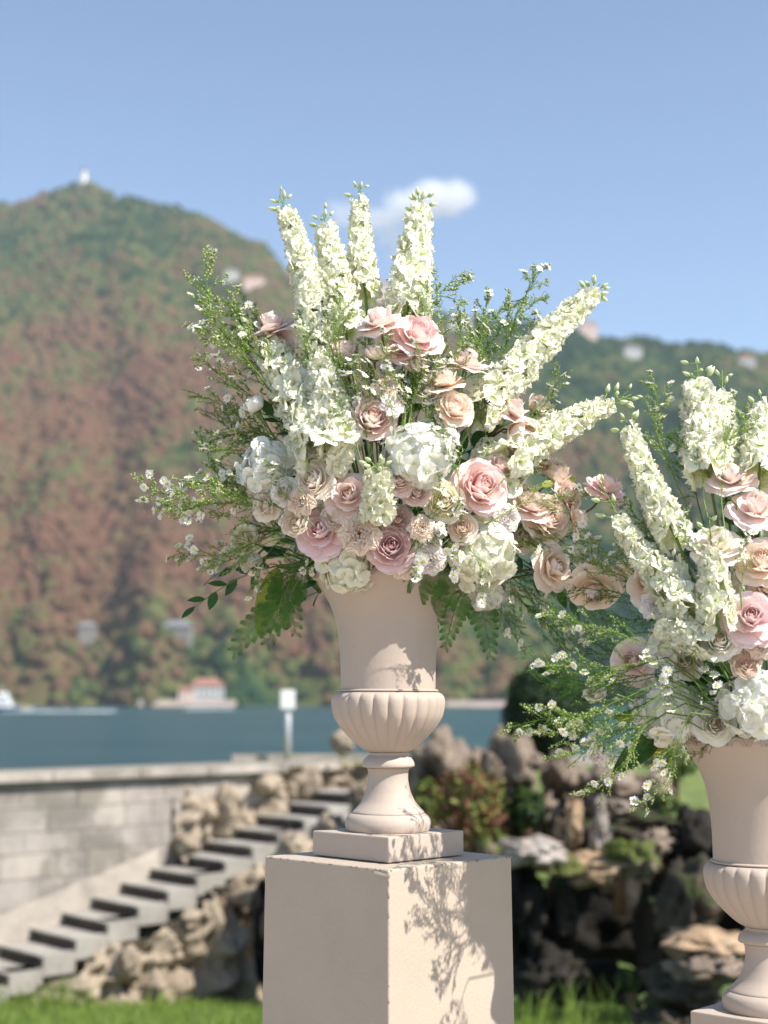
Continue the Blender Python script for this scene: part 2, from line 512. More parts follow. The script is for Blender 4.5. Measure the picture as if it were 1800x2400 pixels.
def house(x, y, d, w, h, dep, wall, roof, label, rot=0.0, nwin=3, floors=2, name='hill_house', group='houses on the mountainside'):
    p = P(x, y, d)
    r = empty(name, p, label, 'house', group); r.rotation_euler = (0, 0, rot)
    bx = MB().box((0, 0, h / 2 - 5), (w, dep, h + 10))
    bx.build('wall', wall, r, False)
    ov, rh = 0.7, w * 0.16 + 1.2
    v = [(-w / 2 - ov, -dep / 2 - ov, h), (w / 2 + ov, -dep / 2 - ov, h), (w / 2 + ov, dep / 2 + ov, h), (-w / 2 - ov, dep / 2 + ov, h), (-w / 4, 0, h + rh), (w / 4, 0, h + rh)]
    v += [(a, b_, c - 0.35) for a, b_, c in v[:4]]
    rf = MB().add(v, [(0, 1, 5, 4), (2, 3, 4, 5), (1, 2, 5), (3, 0, 4), (6, 7, 1, 0), (7, 8, 2, 1), (8, 9, 3, 2), (9, 6, 0, 3), (9, 8, 7, 6)]).build('roof', roof, r, False)
    MB().box((w * 0.2, 0, h + rh * 0.9), (0.9, 0.9, 2.2)).build('chimney', wall, rf, False)
    for f in range(floors):
        for i in range(nwin):
            wx = (i + 0.5) / nwin * w - w / 2; wz = (f + 0.55) / floors * h
            fr = MB().box((wx, -dep / 2 - 0.04, wz), (1.5, 0.12, 2.0)).build('window', wall, r, False)
            MB().box((wx, -dep / 2 - 0.12, wz), (1.1, 0.06, 1.6)).build('pane', M_GLASS, fr, False)
    return r

def on_hill(x, y):
    """distance at which the sight line meets the slope"""
    lo, best = 0.0, 1.0
    for i in range(200):
        s = i / 199
        q = hill_point(x, s); w = P(x, y, q.y)
        if q.z >= w.z: return q.y
    return ridge_dist(x)

house(500, 610, on_hill(500, 612) - 14, 18, 13, 12, M_WALLG, M_ROOFG, 'pale grey house on the left slope beside a larger pink house', 0.2, 4, 3)
house(549, 628, on_hill(549, 630) - 14, 25, 14, 14, M_WALLP, M_ROOF, 'long pink house high on the left slope below the ridge', 0.1, 5, 3)
house(822, 640, on_hill(822, 650) - 14, 20, 16, 14, M_WALLP, M_ROOF, 'pink house on the ridge glimpsed between the tall white spires', 0.0, 3, 2)
house(995, 718, on_hill(995, 720) - 14, 26, 17, 14, M_WALLW, M_ROOFG, 'white house below the skyline right of the tallest flower spires', -0.1, 4, 3)
house(1270, 722, on_hill(1270, 735) - 14, 22, 12, 14, M_WALLP, M_ROOF, 'salmon house with red roof standing on the right skyline', 0.0, 4, 2)
house(1365, 775, on_hill(1365, 778) - 14, 22, 12, 14, M_WALLG, M_ROOFG, 'small grey house in dark woods under the right skyline', 0.1, 3, 2)
house(1612, 795, on_hill(1612, 798) - 14, 20, 12, 14, M_WALLG, M_ROOF, 'small grey brown house in woods at the far right skyline', -0.1, 3, 2)
house(448, 1507, 985, 22, 8, 12, M_WALLG, M_ROOF, 'pale lakeside villa with red roof on the far shore', 0.05, 6, 2, 'lakeside_villa', 'villas on the far shore')
house(402, 1514, 980, 9, 7, 9, M_WALLP, M_ROOF, 'small pinkish lakeside house left of the larger pale villa', 0.0, 2, 2, 'lakeside_villa', 'villas on the far shore')
house(190, 1365, on_hill(190, 1368) - 14, 13, 4, 10, M_WALLD, M_ROOFG, 'low grey building among trees on the lower left slope', 0.1, 3, 1)
house(385, 1366, on_hill(385, 1368) - 14, 20, 4, 10, M_WALLD, M_ROOFG, 'long low grey building on the lower slope above the villa', -0.1, 5, 1)

def shore_wall(x0, x1, y, d, h, label):
    a, b_ = P(x0, y, d), P(x1, y, d)
    r = empty('shore_wall', ((a.x + b_.x) / 2, d, LAKE), label, 'wall', 'sea walls on the far shore')
    w = b_.x - a.x
    MB().box((0, 0, h / 2 - 1), (w, 3, h + 2)).build('wall', M_WALLP, r, False)
    MB().box((0, 0, h + 0.15), (w + 0.4, 3.4, 0.3)).build('coping', M_WALLW, r, False)
shore_wall(300, 510, 1520, 972, 4.2, 'long pinkish quay wall in front of the pale lakeside villas')
shore_wall(960, 1100, 1517, 972, 3.6, 'pale quay wall on the far shore behind the central urn')

# lighthouse tower on the summit
tp = P(180, 404, ridge_dist(180) - 4)
tw = empty('lighthouse', tp, 'thin white lighthouse tower standing on the mountain summit', 'tower')
MB().lathe([(5.6, -8), (5.4, 6)], 8).build('base', M_WALLP, tw, False)
MB().lathe([(5.0, 6.02), (4.6, 22)], 8).build('shaft', M_WALLW, tw, False)
MB().lathe([(3.7, 22.02), (5.0, 23), (5.0, 24.2)], 8).build('gallery', M_WALLW, tw, False)
MB().lathe([(2.6, 24.22), (2.6, 28)], 8).build('lantern', M_GLASS, tw, False)
MB().lathe([(3.0, 28.02), (2.2, 30), (0.3, 31.5)], 8).build('cupola', M_ROOFG, tw)

# ferry
M_BOATW = simple('boat_white', (0.80, 0.80, 0.80), 0.35, 0.03, 0.3)
M_BOATB = simple('boat_blue', (0.10, 0.16, 0.30), 0.4, 0.05, 0.3)
fp = P(-10, 1550, 600); fp.z = LAKE
fe = empty('ferry', fp, 'white passenger ferry with blue waterline cut off at the left edge', 'boat')
def hull(Lh, B, h0, h1):
    arr = np.zeros((9, 5, 3))
    for i in range(9):
        t = i / 8; x = (t - 0.5) * Lh
        wd = B / 2 * (1 - max(0, (t - 0.6) / 0.4) ** 2 * 0.97)
        for j, (yy, zz) in enumerate(((-1, 1), (-0.85, 0.0), (0, -0.3), (0.85, 0.0), (1, 1))):
            arr[i, j] = (x + (0.06 * Lh * t if j in (0, 4) else 0), yy * wd, h0 + (h1 - h0) * max(zz, 0) + min(zz, 0) * 1.0)
    return MB().grid(arr)
hull(19, 5, 0, 1.9).build('hull', M_BOATB, fe)
MB().box((-0.5, 0, 2.05), (18, 4.9, 0.3)).build('deck', M_BOATW, fe, False)
MB().box((-0.5, 0, 3.2), (13, 4.2, 2.0)).build('cabin', M_BOATW, fe, False)
MB().box((0.6, 0, 5.2), (9.0, 3.8, 1.9)).build('upper_deck', M_BOATW, fe, False)
MB().box((2.6, 0, 6.9), (3.4, 3.2, 1.4)).build('wheelhouse', M_BOATW, fe, False)
for i in range(6):
    MB().box((-5.5 + i * 2.0, -2.13, 3.5), (1.3, 0.06, 0.9)).build('window', M_GLASS, fe, False)
for i in range(4):
    MB().box((-2.4 + i * 2.0, -1.93, 5.4), (1.3, 0.06, 0.8)).build('window', M_GLASS, fe, False)
MB().tube([(1.5, 0, 7.6), (1.5, 0, 10.2)], 0.08).build('mast', M_BOATW, fe)
# small motor boat
bp = P(56, 1533, 690); bp.z = LAKE
be = empty('motorboat', bp, 'tiny motorboat with a yellow cover near the ferry', 'boat')
hull(7, 2.4, 0, 1.0).build('hull', M_BOATW, be)
MB().box((-0.4, 0, 1.5), (3.0, 1.9, 1.0)).build('cover', simple('yellow_cover', (0.60, 0.36, 0.08), 0.7), be, False)
MB().box((0.9, 0, 2.2), (0.3, 1.7, 0.7)).build('windscreen', M_GLASS, be, False)
# wakes: ribbons of foam
M_FOAM = simple('foam', (0.62, 0.68, 0.70), 0.8, 0.2, 0.2)
def wake(x0, x1, y, d, wmax, seed):
    rr = random.Random(seed); mb = MB()
    a, b_ = P(x0, y, d).x, P(x1, y, d).x
    for i in range(110):
        t = rr.random(); cx = a + (b_ - a) * t; cy = d + rr.gauss(0, wmax)
        w = rr.uniform(0.4, 2.2); dd = rr.uniform(0.8, 3.0); z = LAKE + 0.12 + rr.random() * 0.15
        mb.add([(cx - w, cy - dd, LAKE + 0.02), (cx + w, cy - dd, LAKE + 0.02), (cx + w, cy + dd, LAKE + 0.02), (cx - w, cy + dd, LAKE + 0.02), (cx, cy, z + 0.1)],
               [(0, 1, 4), (1, 2, 4), (2, 3, 4), (3, 0, 4)])
    o = mb.build('wake_foam', M_FOAM); return o
tag(wake(30, 240, 1545, 600, 7, 1), 'white foam wake trailing right behind the ferry', kind='stuff')
tag(wake(410, 500, 1534, 720, 6, 2), 'faint foam streak on the lake below the pale villa', kind='stuff')

# ------------------------------------------------------------------ cloud
cd = 4200.0
cl = MB()
rnd = random.Random(11)
def ico_sphere(sub):
    import bmesh
    bm = bmesh.new(); bmesh.ops.create_icosphere(bm, subdivisions=sub, radius=1)
    v = np.array([p.co[:] for p in bm.verts]); f = [tuple(q.index for q in p.verts) for p in bm.faces]
    bm.free(); return v, f
IV2, IF2 = ico_sphere(2); IV3, IF3 = ico_sphere(3); IV4, IF4 = ico_sphere(4)
cc = P(880, 470, cd); mc = M(cd)
cl.add(IV3 * np.array((215 * mc, 110 * mc, 105 * mc)) , IF3)
m = bpy.data.materials.new('cloud_vapour'); m.use_nodes = True; nt = m.node_tree
nt.nodes.remove(nt.nodes['Principled BSDF'])
pvn = nt.nodes.new('ShaderNodeVolumePrincipled')
pvn.inputs['Color'].default_value = (1, 1, 1, 1); pvn.inputs['Anisotropy'].default_value = 0.2
tc = nt.nodes.new('ShaderNodeTexCoord')
def vnode(op, *ins):
    n = nt.nodes.new('ShaderNodeVectorMath'); n.operation = op
    for k, v in enumerate(ins):
        if hasattr(v, 'is_output'): nt.links.new(v, n.inputs[k])
        else: n.inputs[k].default_value = v
    return n
def mnode(op, *ins):
    n = nt.nodes.new('ShaderNodeMath'); n.operation = op
    for k, v in enumerate(ins):
        if hasattr(v, 'is_output'): nt.links.new(v, n.inputs[k])
        else: n.inputs[k].default_value = v
    return n.outputs[0]
nz = nt.nodes.new('ShaderNodeTexNoise'); nz.inputs['Scale'].default_value = 0.012; nz.inputs['Detail'].default_value = 4; nz.inputs['Roughness'].default_value = 0.6
nt.links.new(tc.outputs['Object'], nz.inputs['Vector'])
tot = None
for (x, y, rx, rz, amp) in ((945, 428, 75, 42, 1.0), (890, 445, 80, 40, 0.9), (830, 470, 70, 40, 0.5), (760, 468, 70, 26, 0.30), (850, 510, 45, 45, 0.26), (985, 420, 45, 30, 0.9)):
    c = P(x, y, cd) - cc
    dv = vnode('SUBTRACT', tc.outputs['Object'], tuple(c))
    dm = vnode('MULTIPLY', dv.outputs[0], (1 / (rx * mc), 1 / (70 * mc), 1 / (rz * mc)))
    ln = vnode('LENGTH', dm.outputs[0])
    v = mnode('MULTIPLY', mnode('SUBTRACT', 1.15, ln.outputs['Value']), amp)
    tot = v if tot is None else mnode('MAXIMUM', tot, v)
den = mnode('ADD', tot, mnode('MULTIPLY', mnode('SUBTRACT', nz.outputs['Fac'], 0.55), 1.5))
den = mnode('MULTIPLY', mnode('MINIMUM', mnode('MAXIMUM', den, 0.0), 1.0), 0.03)
nt.links.new(den, pvn.inputs['Density'])
nt.links.new(pvn.outputs[0], nt.nodes['Material Output'].inputs['Volume'])
clo = cl.build('cloud', m); clo.location = cc
tag(clo, 'small soft white cloud in the blue sky behind the tallest flowers', 'cloud')

# ------------------------------------------------------------------ haze over the lake
m = bpy.data.materials.new('haze_air'); m.use_nodes = True; nt = m.node_tree
nt.nodes.remove(nt.nodes['Principled BSDF'])
hz = nt.nodes.new('ShaderNodeVolumePrincipled')
hz.inputs['Color'].default_value = (0.80, 0.90, 1.0, 1)
hz.inputs['Density'].default_value = 0.000072
hz.inputs['Anisotropy'].default_value = 0.0
nt.links.new(hz.outputs[0], nt.nodes['Material Output'].inputs['Volume'])
tag(MB().box((0, 1000, 400), (6400, 4400, 1040)).build('haze', m, None, False), kind='stuff')

# ------------------------------------------------------------------ stairs, wall and tufa on the left
RUN = Vector((0.2588, 0.225, 0)); RUND = RUN.normalized(); RLEN = RUN.length
WID = Vector((RUND.y, -RUND.x, 0))            # along a riser, towards the viewer's right
S0 = Vector((-3.75, 15.0, EYE - 2.37))
ROT = Matrix((( RUND.x, WID.x, 0), (RUND.y, WID.y, 0), (0, 0, 1)))
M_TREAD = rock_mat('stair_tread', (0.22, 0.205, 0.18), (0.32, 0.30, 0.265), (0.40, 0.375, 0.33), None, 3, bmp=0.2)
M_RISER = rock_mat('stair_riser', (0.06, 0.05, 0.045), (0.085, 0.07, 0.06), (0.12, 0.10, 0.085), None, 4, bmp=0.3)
M_TUFA = rock_mat('tufa', (0.15, 0.115, 0.08), (0.38, 0.31, 0.23), (0.50, 0.42, 0.32), None, 2.2, bmp=1.0)
M_BLOCK = rock_mat('wall_stone', (0.22, 0.195, 0.175), (0.36, 0.32, 0.285), (0.48, 0.43, 0.375), (0.20, 0.18, 0.155), 1.1, 0.50, bmp=0.35)
M_BLOCKP = rock_mat('wall_stone_pale', (0.25, 0.22, 0.19), (0.40, 0.355, 0.31), (0.51, 0.455, 0.39), (0.24, 0.215, 0.18), 1.1, 0.50, bmp=0.35)
M_MORTAR = rock_mat('wall_mortar', (0.30, 0.265, 0.23), (0.42, 0.37, 0.315), (0.50, 0.44, 0.37), None, 2, bmp=0.4)
st = empty('garden_stairs', S0, 'pale stone garden stairs with dark risers climbing along the left wall', 'stairs')
RISE = 0.1215
def loc_mesh(size, centre_local):
    mb = MB(); mb.box(centre_local, size, ROT); return mb
WD = 0.83
for k in range(-3, 12):
    o = RUN * k + Vector((0, 0, RISE * k))
    c = o + RUND * (RLEN / 2 - 0.015) + WID * (WD / 2) + Vector((0, 0, -0.011))
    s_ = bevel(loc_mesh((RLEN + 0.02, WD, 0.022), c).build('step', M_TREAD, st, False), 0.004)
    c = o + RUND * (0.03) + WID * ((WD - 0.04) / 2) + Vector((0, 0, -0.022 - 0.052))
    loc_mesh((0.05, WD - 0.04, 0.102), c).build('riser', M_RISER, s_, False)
    c = o + RUND * (RLEN / 2 + 0.02) + WID * (WD - 0.107) + Vector((0, 0, -0.105))
    loc_mesh((RLEN - 0.004, 0.22, 0.19 + 0.01 * (k % 3)), c).build('side_block', M_TREAD, s_, False)

def displaced(nx, nz, fn, amp, sc, seed, out, pits=0.6):
    arr = np.zeros((nz, nx, 3))
    for i in range(nz):
        for j in range(nx):
            p = fn(j / (nx - 1), i / (nz - 1))
            q = Vector((p.x, p.y, p.z * 0.62)) * sc + Vector((seed, seed * 2, 0))
            n = mnoise.fractal(q, 0.9, 2.1, 5)
            c = mnoise.voronoi(q * 1.3)[0]
            n -= pits * max(0, 0.42 - (c[1] - c[0]) * 2.2)
            n += 0.35 * mnoise.noise(q * 4.3) + 0.2 * mnoise.noise(q * 9.1)
            arr[i, j] = p + out * (amp * n)
    return arr

# rough tufa flank under the stairs
tf = empty('tufa_bank', S0, 'rough pitted tufa rock face supporting the garden stairs', 'rock')
def flank(u, v):
    t = -1.4 + u * 6.2
    o = RUND * t + WID * (WD + 0.24)
    ztop = RISE / RLEN * t - 0.20
    zbot = -1.35
    z = zbot + (ztop - zbot) * v
    return o + WID * ((1 - v) * 0.75) + Vector((0, 0, z))
MB().grid(displaced(210, 80, flank, 0.36, 1.7, 3.1, WID, 1.3)).build('rock_face', M_TUFA, tf)
# ledge rocks along the top edge of the flank
def rock_mesh(name, size, seed, mat, sub=4, sc=1.6, amp=0.46, pits=0.5, parent=None, loc=(0, 0, 0), rz=0):
    v, f = (IV4, IF4) if sub == 4 else (IV3, IF3)
    out = np.zeros_like(v)
    for i, p in enumerate(v):
        q = Vector(p) * sc + Vector((seed * 3.7, seed * 1.3, -seed))
        n = mnoise.fractal(q, 0.85, 2.1, 5) * amp
        c = mnoise.voronoi(q * 1.1)[0]
        n += 0.16 * (c[1] - c[0]) - pits * max(0, 0.16 - (c[1] - c[0])) * 1.6
        out[i] = p * (1 + n)
    out *= np.array(size)
    o = MB().add(out, f).build(name, mat, parent)
    o.location = loc; o.rotation_euler = (0, 0, rz)
    return o

rnd = random.Random(21)
for k in range(9):
    t = -1.3 + k * 0.68
    p = RUND * t + WID * (WD + 0.34) + Vector((0, 0, RISE / RLEN * t - 0.30 + rnd.uniform(-0.08, 0.05)))
    rock_mesh('ledge_rock', (rnd.uniform(0.12, 0.24), rnd.uniform(0.10, 0.16), rnd.uniform(0.07, 0.14)), k + 40, M_TUFA, 3, 1.8, 0.45, 0.5, tf, p, rnd.uniform(0, 3))

# retaining wall of squared stones
WTOP = EYE - 0.74
wl_ = empty('stone_wall', S0 - WID * 0.02, 'weathered grey retaining wall of squared stones left of the garden stairs', 'wall')
zt = WTOP - S0.z
loc_mesh((6.4, 0.4, zt + 1.9 - 0.1), RUND * 0.3 - WID * 0.26 + Vector((0, 0, (zt - 0.1 - 1.9) / 2))).build('mortar_core', M_MORTAR, wl_, False)
rnd = random.Random(8)
z = zt - 0.12
row = 0
while z > -1.2:
    hgt = rnd.uniform(0.20, 0.32)
    t = -2.4 + rnd.uniform(0, 0.3)
    while t < 2.35 - 0.12 * row + rnd.uniform(-0.1, 0.1):
        ln = rnd.uniform(0.26, 0.66)
        ztread = RISE / RLEN * (t + ln / 2)
        if z > ztread - 0.25:
            c = RUND * (t + ln / 2) + WID * rnd.uniform(-0.092, -0.084) + Vector((0, 0, z - hgt / 2))
            bevel(loc_mesh((ln - 0.005, 0.09, hgt - 0.005), c).build('stone', M_BLOCK if rnd.random() < 0.65 else M_BLOCKP, wl_, False), 0.005)
        t += ln
    z -= hgt; row += 1
t = -2.4
while t < 3.4:
    ln = rnd.uniform(0.8, 1.1)
    dz = 0.035 if t > -0.9 else 0.0
    c = RUND * (t + ln / 2) - WID * 0.20 + Vector((0, 0, zt - 0.06 + dz))
    bevel(loc_mesh((ln - 0.008, 0.52, 0.11), c).build('coping_stone', M_BLOCKP, wl_, False), 0.012)
    t += ln
# dado of pale render at the foot of the wall
def dado(u, v):
    t = -2.4 + u * 4.2
    return RUND * t + WID * 0.02 + Vector((0, 0, RISE / RLEN * t - 0.3 + v * (0.72 - 0.25 * u)))
MB().grid(displaced(50, 12, dado, 0.03, 3, 1.0, WID, 0.2)).build('render_patch', M_MORTAR, wl_)
# rough tufa end of the wall
te = empty('tufa_wall_end', S0, 'craggy tufa outcrop where the stone wall meets the stair top', 'rock')
def wend(u, v):
    t = 2.0 + u * 3.6
    return RUND * t + WID * (0.03) + Vector((0, 0, RISE / RLEN * t - 0.25 + v * (zt - 0.02 - RISE / RLEN * t + 0.25)))
MB().grid(displaced(130, 46, wend, 0.30, 2.6, 7.7, WID, 1.1)).build('rock_face', M_TUFA, te)
for k in range(5):
    t = 2.1 + k * 0.55
    rock_mesh('crag', (rnd.uniform(0.14, 0.2), rnd.uniform(0.10, 0.15), rnd.uniform(0.10, 0.2)), k + 70, M_TUFA, 3, 1.8, 0.45, 0.5, te,
              RUND * t + WID * 0.04 + Vector((0, 0, RISE / RLEN * t + rnd.uniform(0.1, 0.35))), rnd.uniform(0, 3))

# upper lawn behind the stairs and grotto
M_BANK = simple('dry_grass', (0.26, 0.25, 0.10), 0.95, 0.3, 3, 0.5, 0.03)
M_BANKG = simple('green_grass_bank', (0.12, 0.155, 0.045), 0.95, 0.3, 3, 0.5, 0.03)
def bank(x0, x1, y0, y1, z0, z1, name, mat, tilt=0.0):
    g = np.zeros((14, 26, 3))
    for i in range(14):
        for j in range(26):
            x = x0 + (x1 - x0) * j / 25; y = y0 + (y1 - y0) * i / 13
            g[i, j] = (x, y, z0 + (z1 - z0) * min(1, i / 6) + 0.04 * h2(x, y, 0.8) + tilt * (x - x0))
        # front skirt
    g2 = np.concatenate([g[:1] * np.array((1, 1, 0)) + np.array((0, 0, -2.5)), g], 0)
    tag(MB().grid(g2).build(name, mat), kind='structure')
bank(-1.95, 1.6, 18.3, 21.3, EYE - 1.12, EYE - 0.86, 'upper_lawn', M_BANK)
bank(1.6, 9.0, 17.6, 21.3, EYE - 1.28, EYE - 0.9, 'upper_lawn_right', M_BANKG)
kb = empty('lake_kerb', (0, 21.4, EYE - 0.85), 'pale stone kerb along the lake edge of the upper lawn', 'kerb')
for i in range(10):
    bevel(MB().box((-1.6 + i * 1.1, 0, 0), (1.09, 0.34, 0.16)).build('kerb_stone', M_BLOCKP, kb, False), 0.015)

# sign on its pole
M_POLE = simple('galvanised_pole', (0.40, 0.41, 0.42), 0.5, 0.08, 30, metal=0.3)
M_SIGN = simple('sign_white', (0.80, 0.80, 0.80), 0.5, 0.03, 20)
sp_ = P(621, 1640, 21.0)
sg = empty('lake_sign', sp_, 'small white sign plate on a thin grey pole by the lake', 'sign')
ms = M(21.0)
MB().tube([(0, 0, -0.15), (0, 0, 128 * ms)], 0.045, 10).build('pole', M_POLE, sg)
bevel(MB().box((0, -0.06, 126 * ms), (31 * ms, 0.02, 40 * ms)).build('sign_plate', M_SIGN, sg, False), 0.008)
for zz in (116, 136):
    MB().box((0, -0.03, zz * ms), (0.12, 0.06, 0.03)).build('bracket', M_POLE, sg, False)

# ------------------------------------------------------------------ grotto rocks
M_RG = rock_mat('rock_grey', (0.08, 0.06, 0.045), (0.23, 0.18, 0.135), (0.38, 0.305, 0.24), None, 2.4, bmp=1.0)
M_RD = rock_mat('rock_dark', (0.03, 0.024, 0.018), (0.07, 0.055, 0.04), (0.13, 0.105, 0.08), (0.045, 0.065, 0.02), 1.8, 0.68, bmp=1.0)  # part of the grotto shade is put into this dark tone
M_RS = rock_mat('rock_shade_black', (0.010, 0.009, 0.008), (0.024, 0.021, 0.017), (0.045, 0.039, 0.032), None, 1.8, bmp=1.0)  # deep grotto shade painted into the rock as near black
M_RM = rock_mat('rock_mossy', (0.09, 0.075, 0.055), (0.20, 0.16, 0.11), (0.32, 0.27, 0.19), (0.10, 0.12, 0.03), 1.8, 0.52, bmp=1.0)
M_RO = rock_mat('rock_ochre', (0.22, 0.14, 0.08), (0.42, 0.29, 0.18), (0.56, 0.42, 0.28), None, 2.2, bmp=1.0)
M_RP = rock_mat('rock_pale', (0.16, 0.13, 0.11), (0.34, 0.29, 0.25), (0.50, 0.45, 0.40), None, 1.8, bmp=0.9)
GR = 'boulders of the rock grotto'
ROCKS = [
 # x, y, w, h, d, depth size, mat, label
 (950, 1668, 150, 165, 13.2, 0.5, M_RG, 'rounded pale grey boulder right beside the central urn bowl'),
 (1040, 1660, 60, 90, 13.4, 0.3, M_RG, 'narrow upright grey rock between the rounded boulder and the jagged one'),
 (1100, 1665, 120, 170, 12.6, 0.4, M_RG, 'tall jagged grey rock with a spur right of the rounded boulder'),
 (1150, 1646, 60, 34, 12.4, 0.16, M_RG, 'small pointed spur of rock sticking out right of the jagged rock'),
 (1215, 1690, 80, 130, 12.9, 0.35, M_RG, 'hunched grey rock under the dark clipped evergreen'),
 (1310, 1705, 130, 120, 12.4, 0.4, M_RG, 'broad grey brown rock below the white side facing carnation'),
 (1400, 1715, 110, 90, 12.6, 0.4, M_RG, 'grey rock tucked behind the hanging aster spray'),
 (1370, 1762, 200, 34, 11.9, 0.34, M_RD, 'thin dark rock slab bridging the top of the grotto'),
 (790, 1740, 70, 110, 15.2, 0.35, M_RG, 'grey rock at the top end of the garden stairs'),
 (715, 1800, 70, 80, 15.4, 0.3, M_TUFA, 'small tan rock beside the upper stairs left of the urn foot'),
 (640, 1835, 80, 70, 15.0, 0.3, M_TUFA, 'tan rock under the upper stairs just above the pedestal'),
 (1060, 1840, 90, 130, 12.2, 0.35, M_RM, 'mossy brown rock behind the right corner of the pedestal'),
 (985, 1830, 80, 90, 12.5, 0.3, M_RM, 'mossy rock just behind the urn plinth'),
 (1155, 1838, 130, 62, 11.4, 0.3, M_RP, 'white topped ledge rock jutting left over the cave'),
 (1205, 1865, 110, 60, 11.4, 0.3, M_RM, 'mossy brown ledge rock under the white topped one'),
 (1240, 1772, 38, 115, 11.7, 0.12, M_RO, 'slim ochre rock spike lit warm in the grotto'),
 (1210, 1810, 34, 80, 11.9, 0.12, M_RO, 'short ochre rock spike left of the slim one'),
 (1297, 1800, 40, 130, 11.7, 0.13, M_RP, 'pale standing rock finger in the middle of the grotto'),
 (1290, 1880, 150, 70, 11.4, 0.3, M_RO, 'ochre rock ledge above the cave mouth'),
 (1375, 1860, 90, 80, 11.3, 0.28, M_RM, 'mossy rock at the right end of the ochre ledge'),
 (1410, 1820, 80, 70, 11.6, 0.26, M_RG, 'grey rock perched at the upper right of the cave'),
 (1480, 1820, 110, 150, 11.8, 0.5, M_RS, 'large shaded black rock left of the right hand urn'),
 (1130, 1960, 90, 190, 11.6, 0.4, M_RS, 'rock column painted dark for shade right of the pedestal'),
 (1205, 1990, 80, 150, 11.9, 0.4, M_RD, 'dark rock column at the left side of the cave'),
 (1180, 2110, 150, 120, 11.4, 0.45, M_RS, 'boulder painted black for shade at the foot of the cave left side'),
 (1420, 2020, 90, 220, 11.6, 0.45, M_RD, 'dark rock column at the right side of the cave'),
 (1310, 2125, 170, 70, 11.9, 0.5, M_RS, 'low black rock across the cave floor'),
 (1310, 1960, 320, 260, 13.6, 0.7, M_RS, 'black back wall of the cave in deep shade'),
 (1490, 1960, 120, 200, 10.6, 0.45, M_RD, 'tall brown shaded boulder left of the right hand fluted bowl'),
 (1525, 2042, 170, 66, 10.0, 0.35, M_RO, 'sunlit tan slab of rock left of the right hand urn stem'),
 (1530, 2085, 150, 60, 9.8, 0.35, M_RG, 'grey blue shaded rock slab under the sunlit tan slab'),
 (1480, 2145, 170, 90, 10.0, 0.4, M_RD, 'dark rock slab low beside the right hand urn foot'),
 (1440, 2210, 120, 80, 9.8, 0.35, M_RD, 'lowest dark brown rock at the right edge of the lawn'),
 (1580, 1900, 120, 260, 11.6, 0.5, M_RS, 'black shaded rock mass behind the right hand urn'),
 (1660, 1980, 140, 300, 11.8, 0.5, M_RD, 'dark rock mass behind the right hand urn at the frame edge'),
 (575, 2010, 60, 230, 15.0, 0.4, M_RS, 'black rock in place of a shaded hollow at the left edge of the pedestal'),  # solid black boulder stands in for the dark of a hollow
 (1140, 1790, 160, 130, 13.8, 0.4, M_RD, 'dark rock filling the gap under the jagged grey rock'),
 (1260, 1800, 200, 150, 13.6, 0.4, M_RD, 'dark rock behind the ochre rock spikes'),
 (1390, 1800, 190, 130, 13.6, 0.4, M_RD, 'dark rock behind the grey rocks at the top of the cave'),
 (1330, 1745, 70, 36, 11.8, 0.2, M_RG, 'grey rock cap lying on the thin dark slab'),
 (1180, 1760, 60, 90, 12.6, 0.25, M_RG, 'grey rock shoulder right of the dark ivy clump'),
 (760, 1850, 110, 90, 15.6, 0.3, M_RD, 'dark rock filling the gap behind the urn foot'),
]
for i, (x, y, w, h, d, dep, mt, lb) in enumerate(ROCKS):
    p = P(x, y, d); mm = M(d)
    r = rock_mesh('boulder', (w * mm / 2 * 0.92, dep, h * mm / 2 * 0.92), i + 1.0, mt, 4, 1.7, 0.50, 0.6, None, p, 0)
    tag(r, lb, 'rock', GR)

# ------------------------------------------------------------------ shrubs, evergreen, grass
def leafy_crown(n, fn, size, seed, up=0.3):
    rr = random.Random(seed); mb = MB()
    for _ in range(n):
        c, out = fn(rr)
        d = (Vector(out).normalized() + Vector((rr.uniform(-1, 1), rr.uniform(-1, 1), rr.uniform(-1, 1) + up)) * 0.8).normalized()
        s = size * rr.uniform(0.6, 1.3)
        e = d.cross(Vector((rr.uniform(-1, 1), rr.uniform(-1, 1), rr.uniform(-1, 1)))).normalized(); b_ = d.cross(e)
        c = Vector(c)
        mb.add([c - e * s * 0.5, c + b_ * s * 0.28 + d * 0.12 * s, c + e * s * 0.6, c - b_ * s * 0.28 + d * 0.12 * s], [(0, 1, 2, 3)])
    return mb
def ball(rx, ry, rz, lump, seed):
    def fn(rr):
        while True:
            q = Vector((rr.gauss(0, 1), rr.gauss(0, 1), rr.gauss(0, 1)))
            if q.length > 0.1: break
        q.normalize()
        k = (0.55 + 0.45 * rr.random() ** 0.5) * (1 + lump * mnoise.noise(q * 2.2 + Vector((seed, 0, 0))))
        return (q.x * rx * k, q.y * ry * k, q.z * rz * k), q
    return fn
def shrub(x, y, d, w, h, mats, n, size, label, seed, trunk=True, name='shrub', cat='shrub', lump=0.5):
    mm = M(d); p = P(x, y + h / 2, d)
    r = empty(name, p, label, cat)
    hz_ = h * mm / 2
    for i, mt in enumerate(mats):
        o = leafy_crown(n // len(mats), ball(w * mm / 2, w * mm / 2, hz_, lump, seed + i), size, seed + i).build('crown', mt, r)
        o.location = (0, 0, hz_)
        o['kind'] = 'stuff'
    MB().tube([(0, 0, -0.4), (0.02, 0, hz_ * 0.5), (0, 0.02, hz_ * 1.2)], [0.05, 0.035, 0.01], 7).build('trunk', M_STEMB, r)
    return r
M_SHG = leaf_mat('shrub_green', (0.05, 0.10, 0.02), (0.16, 0.22, 0.05), 0.3, 0.6)
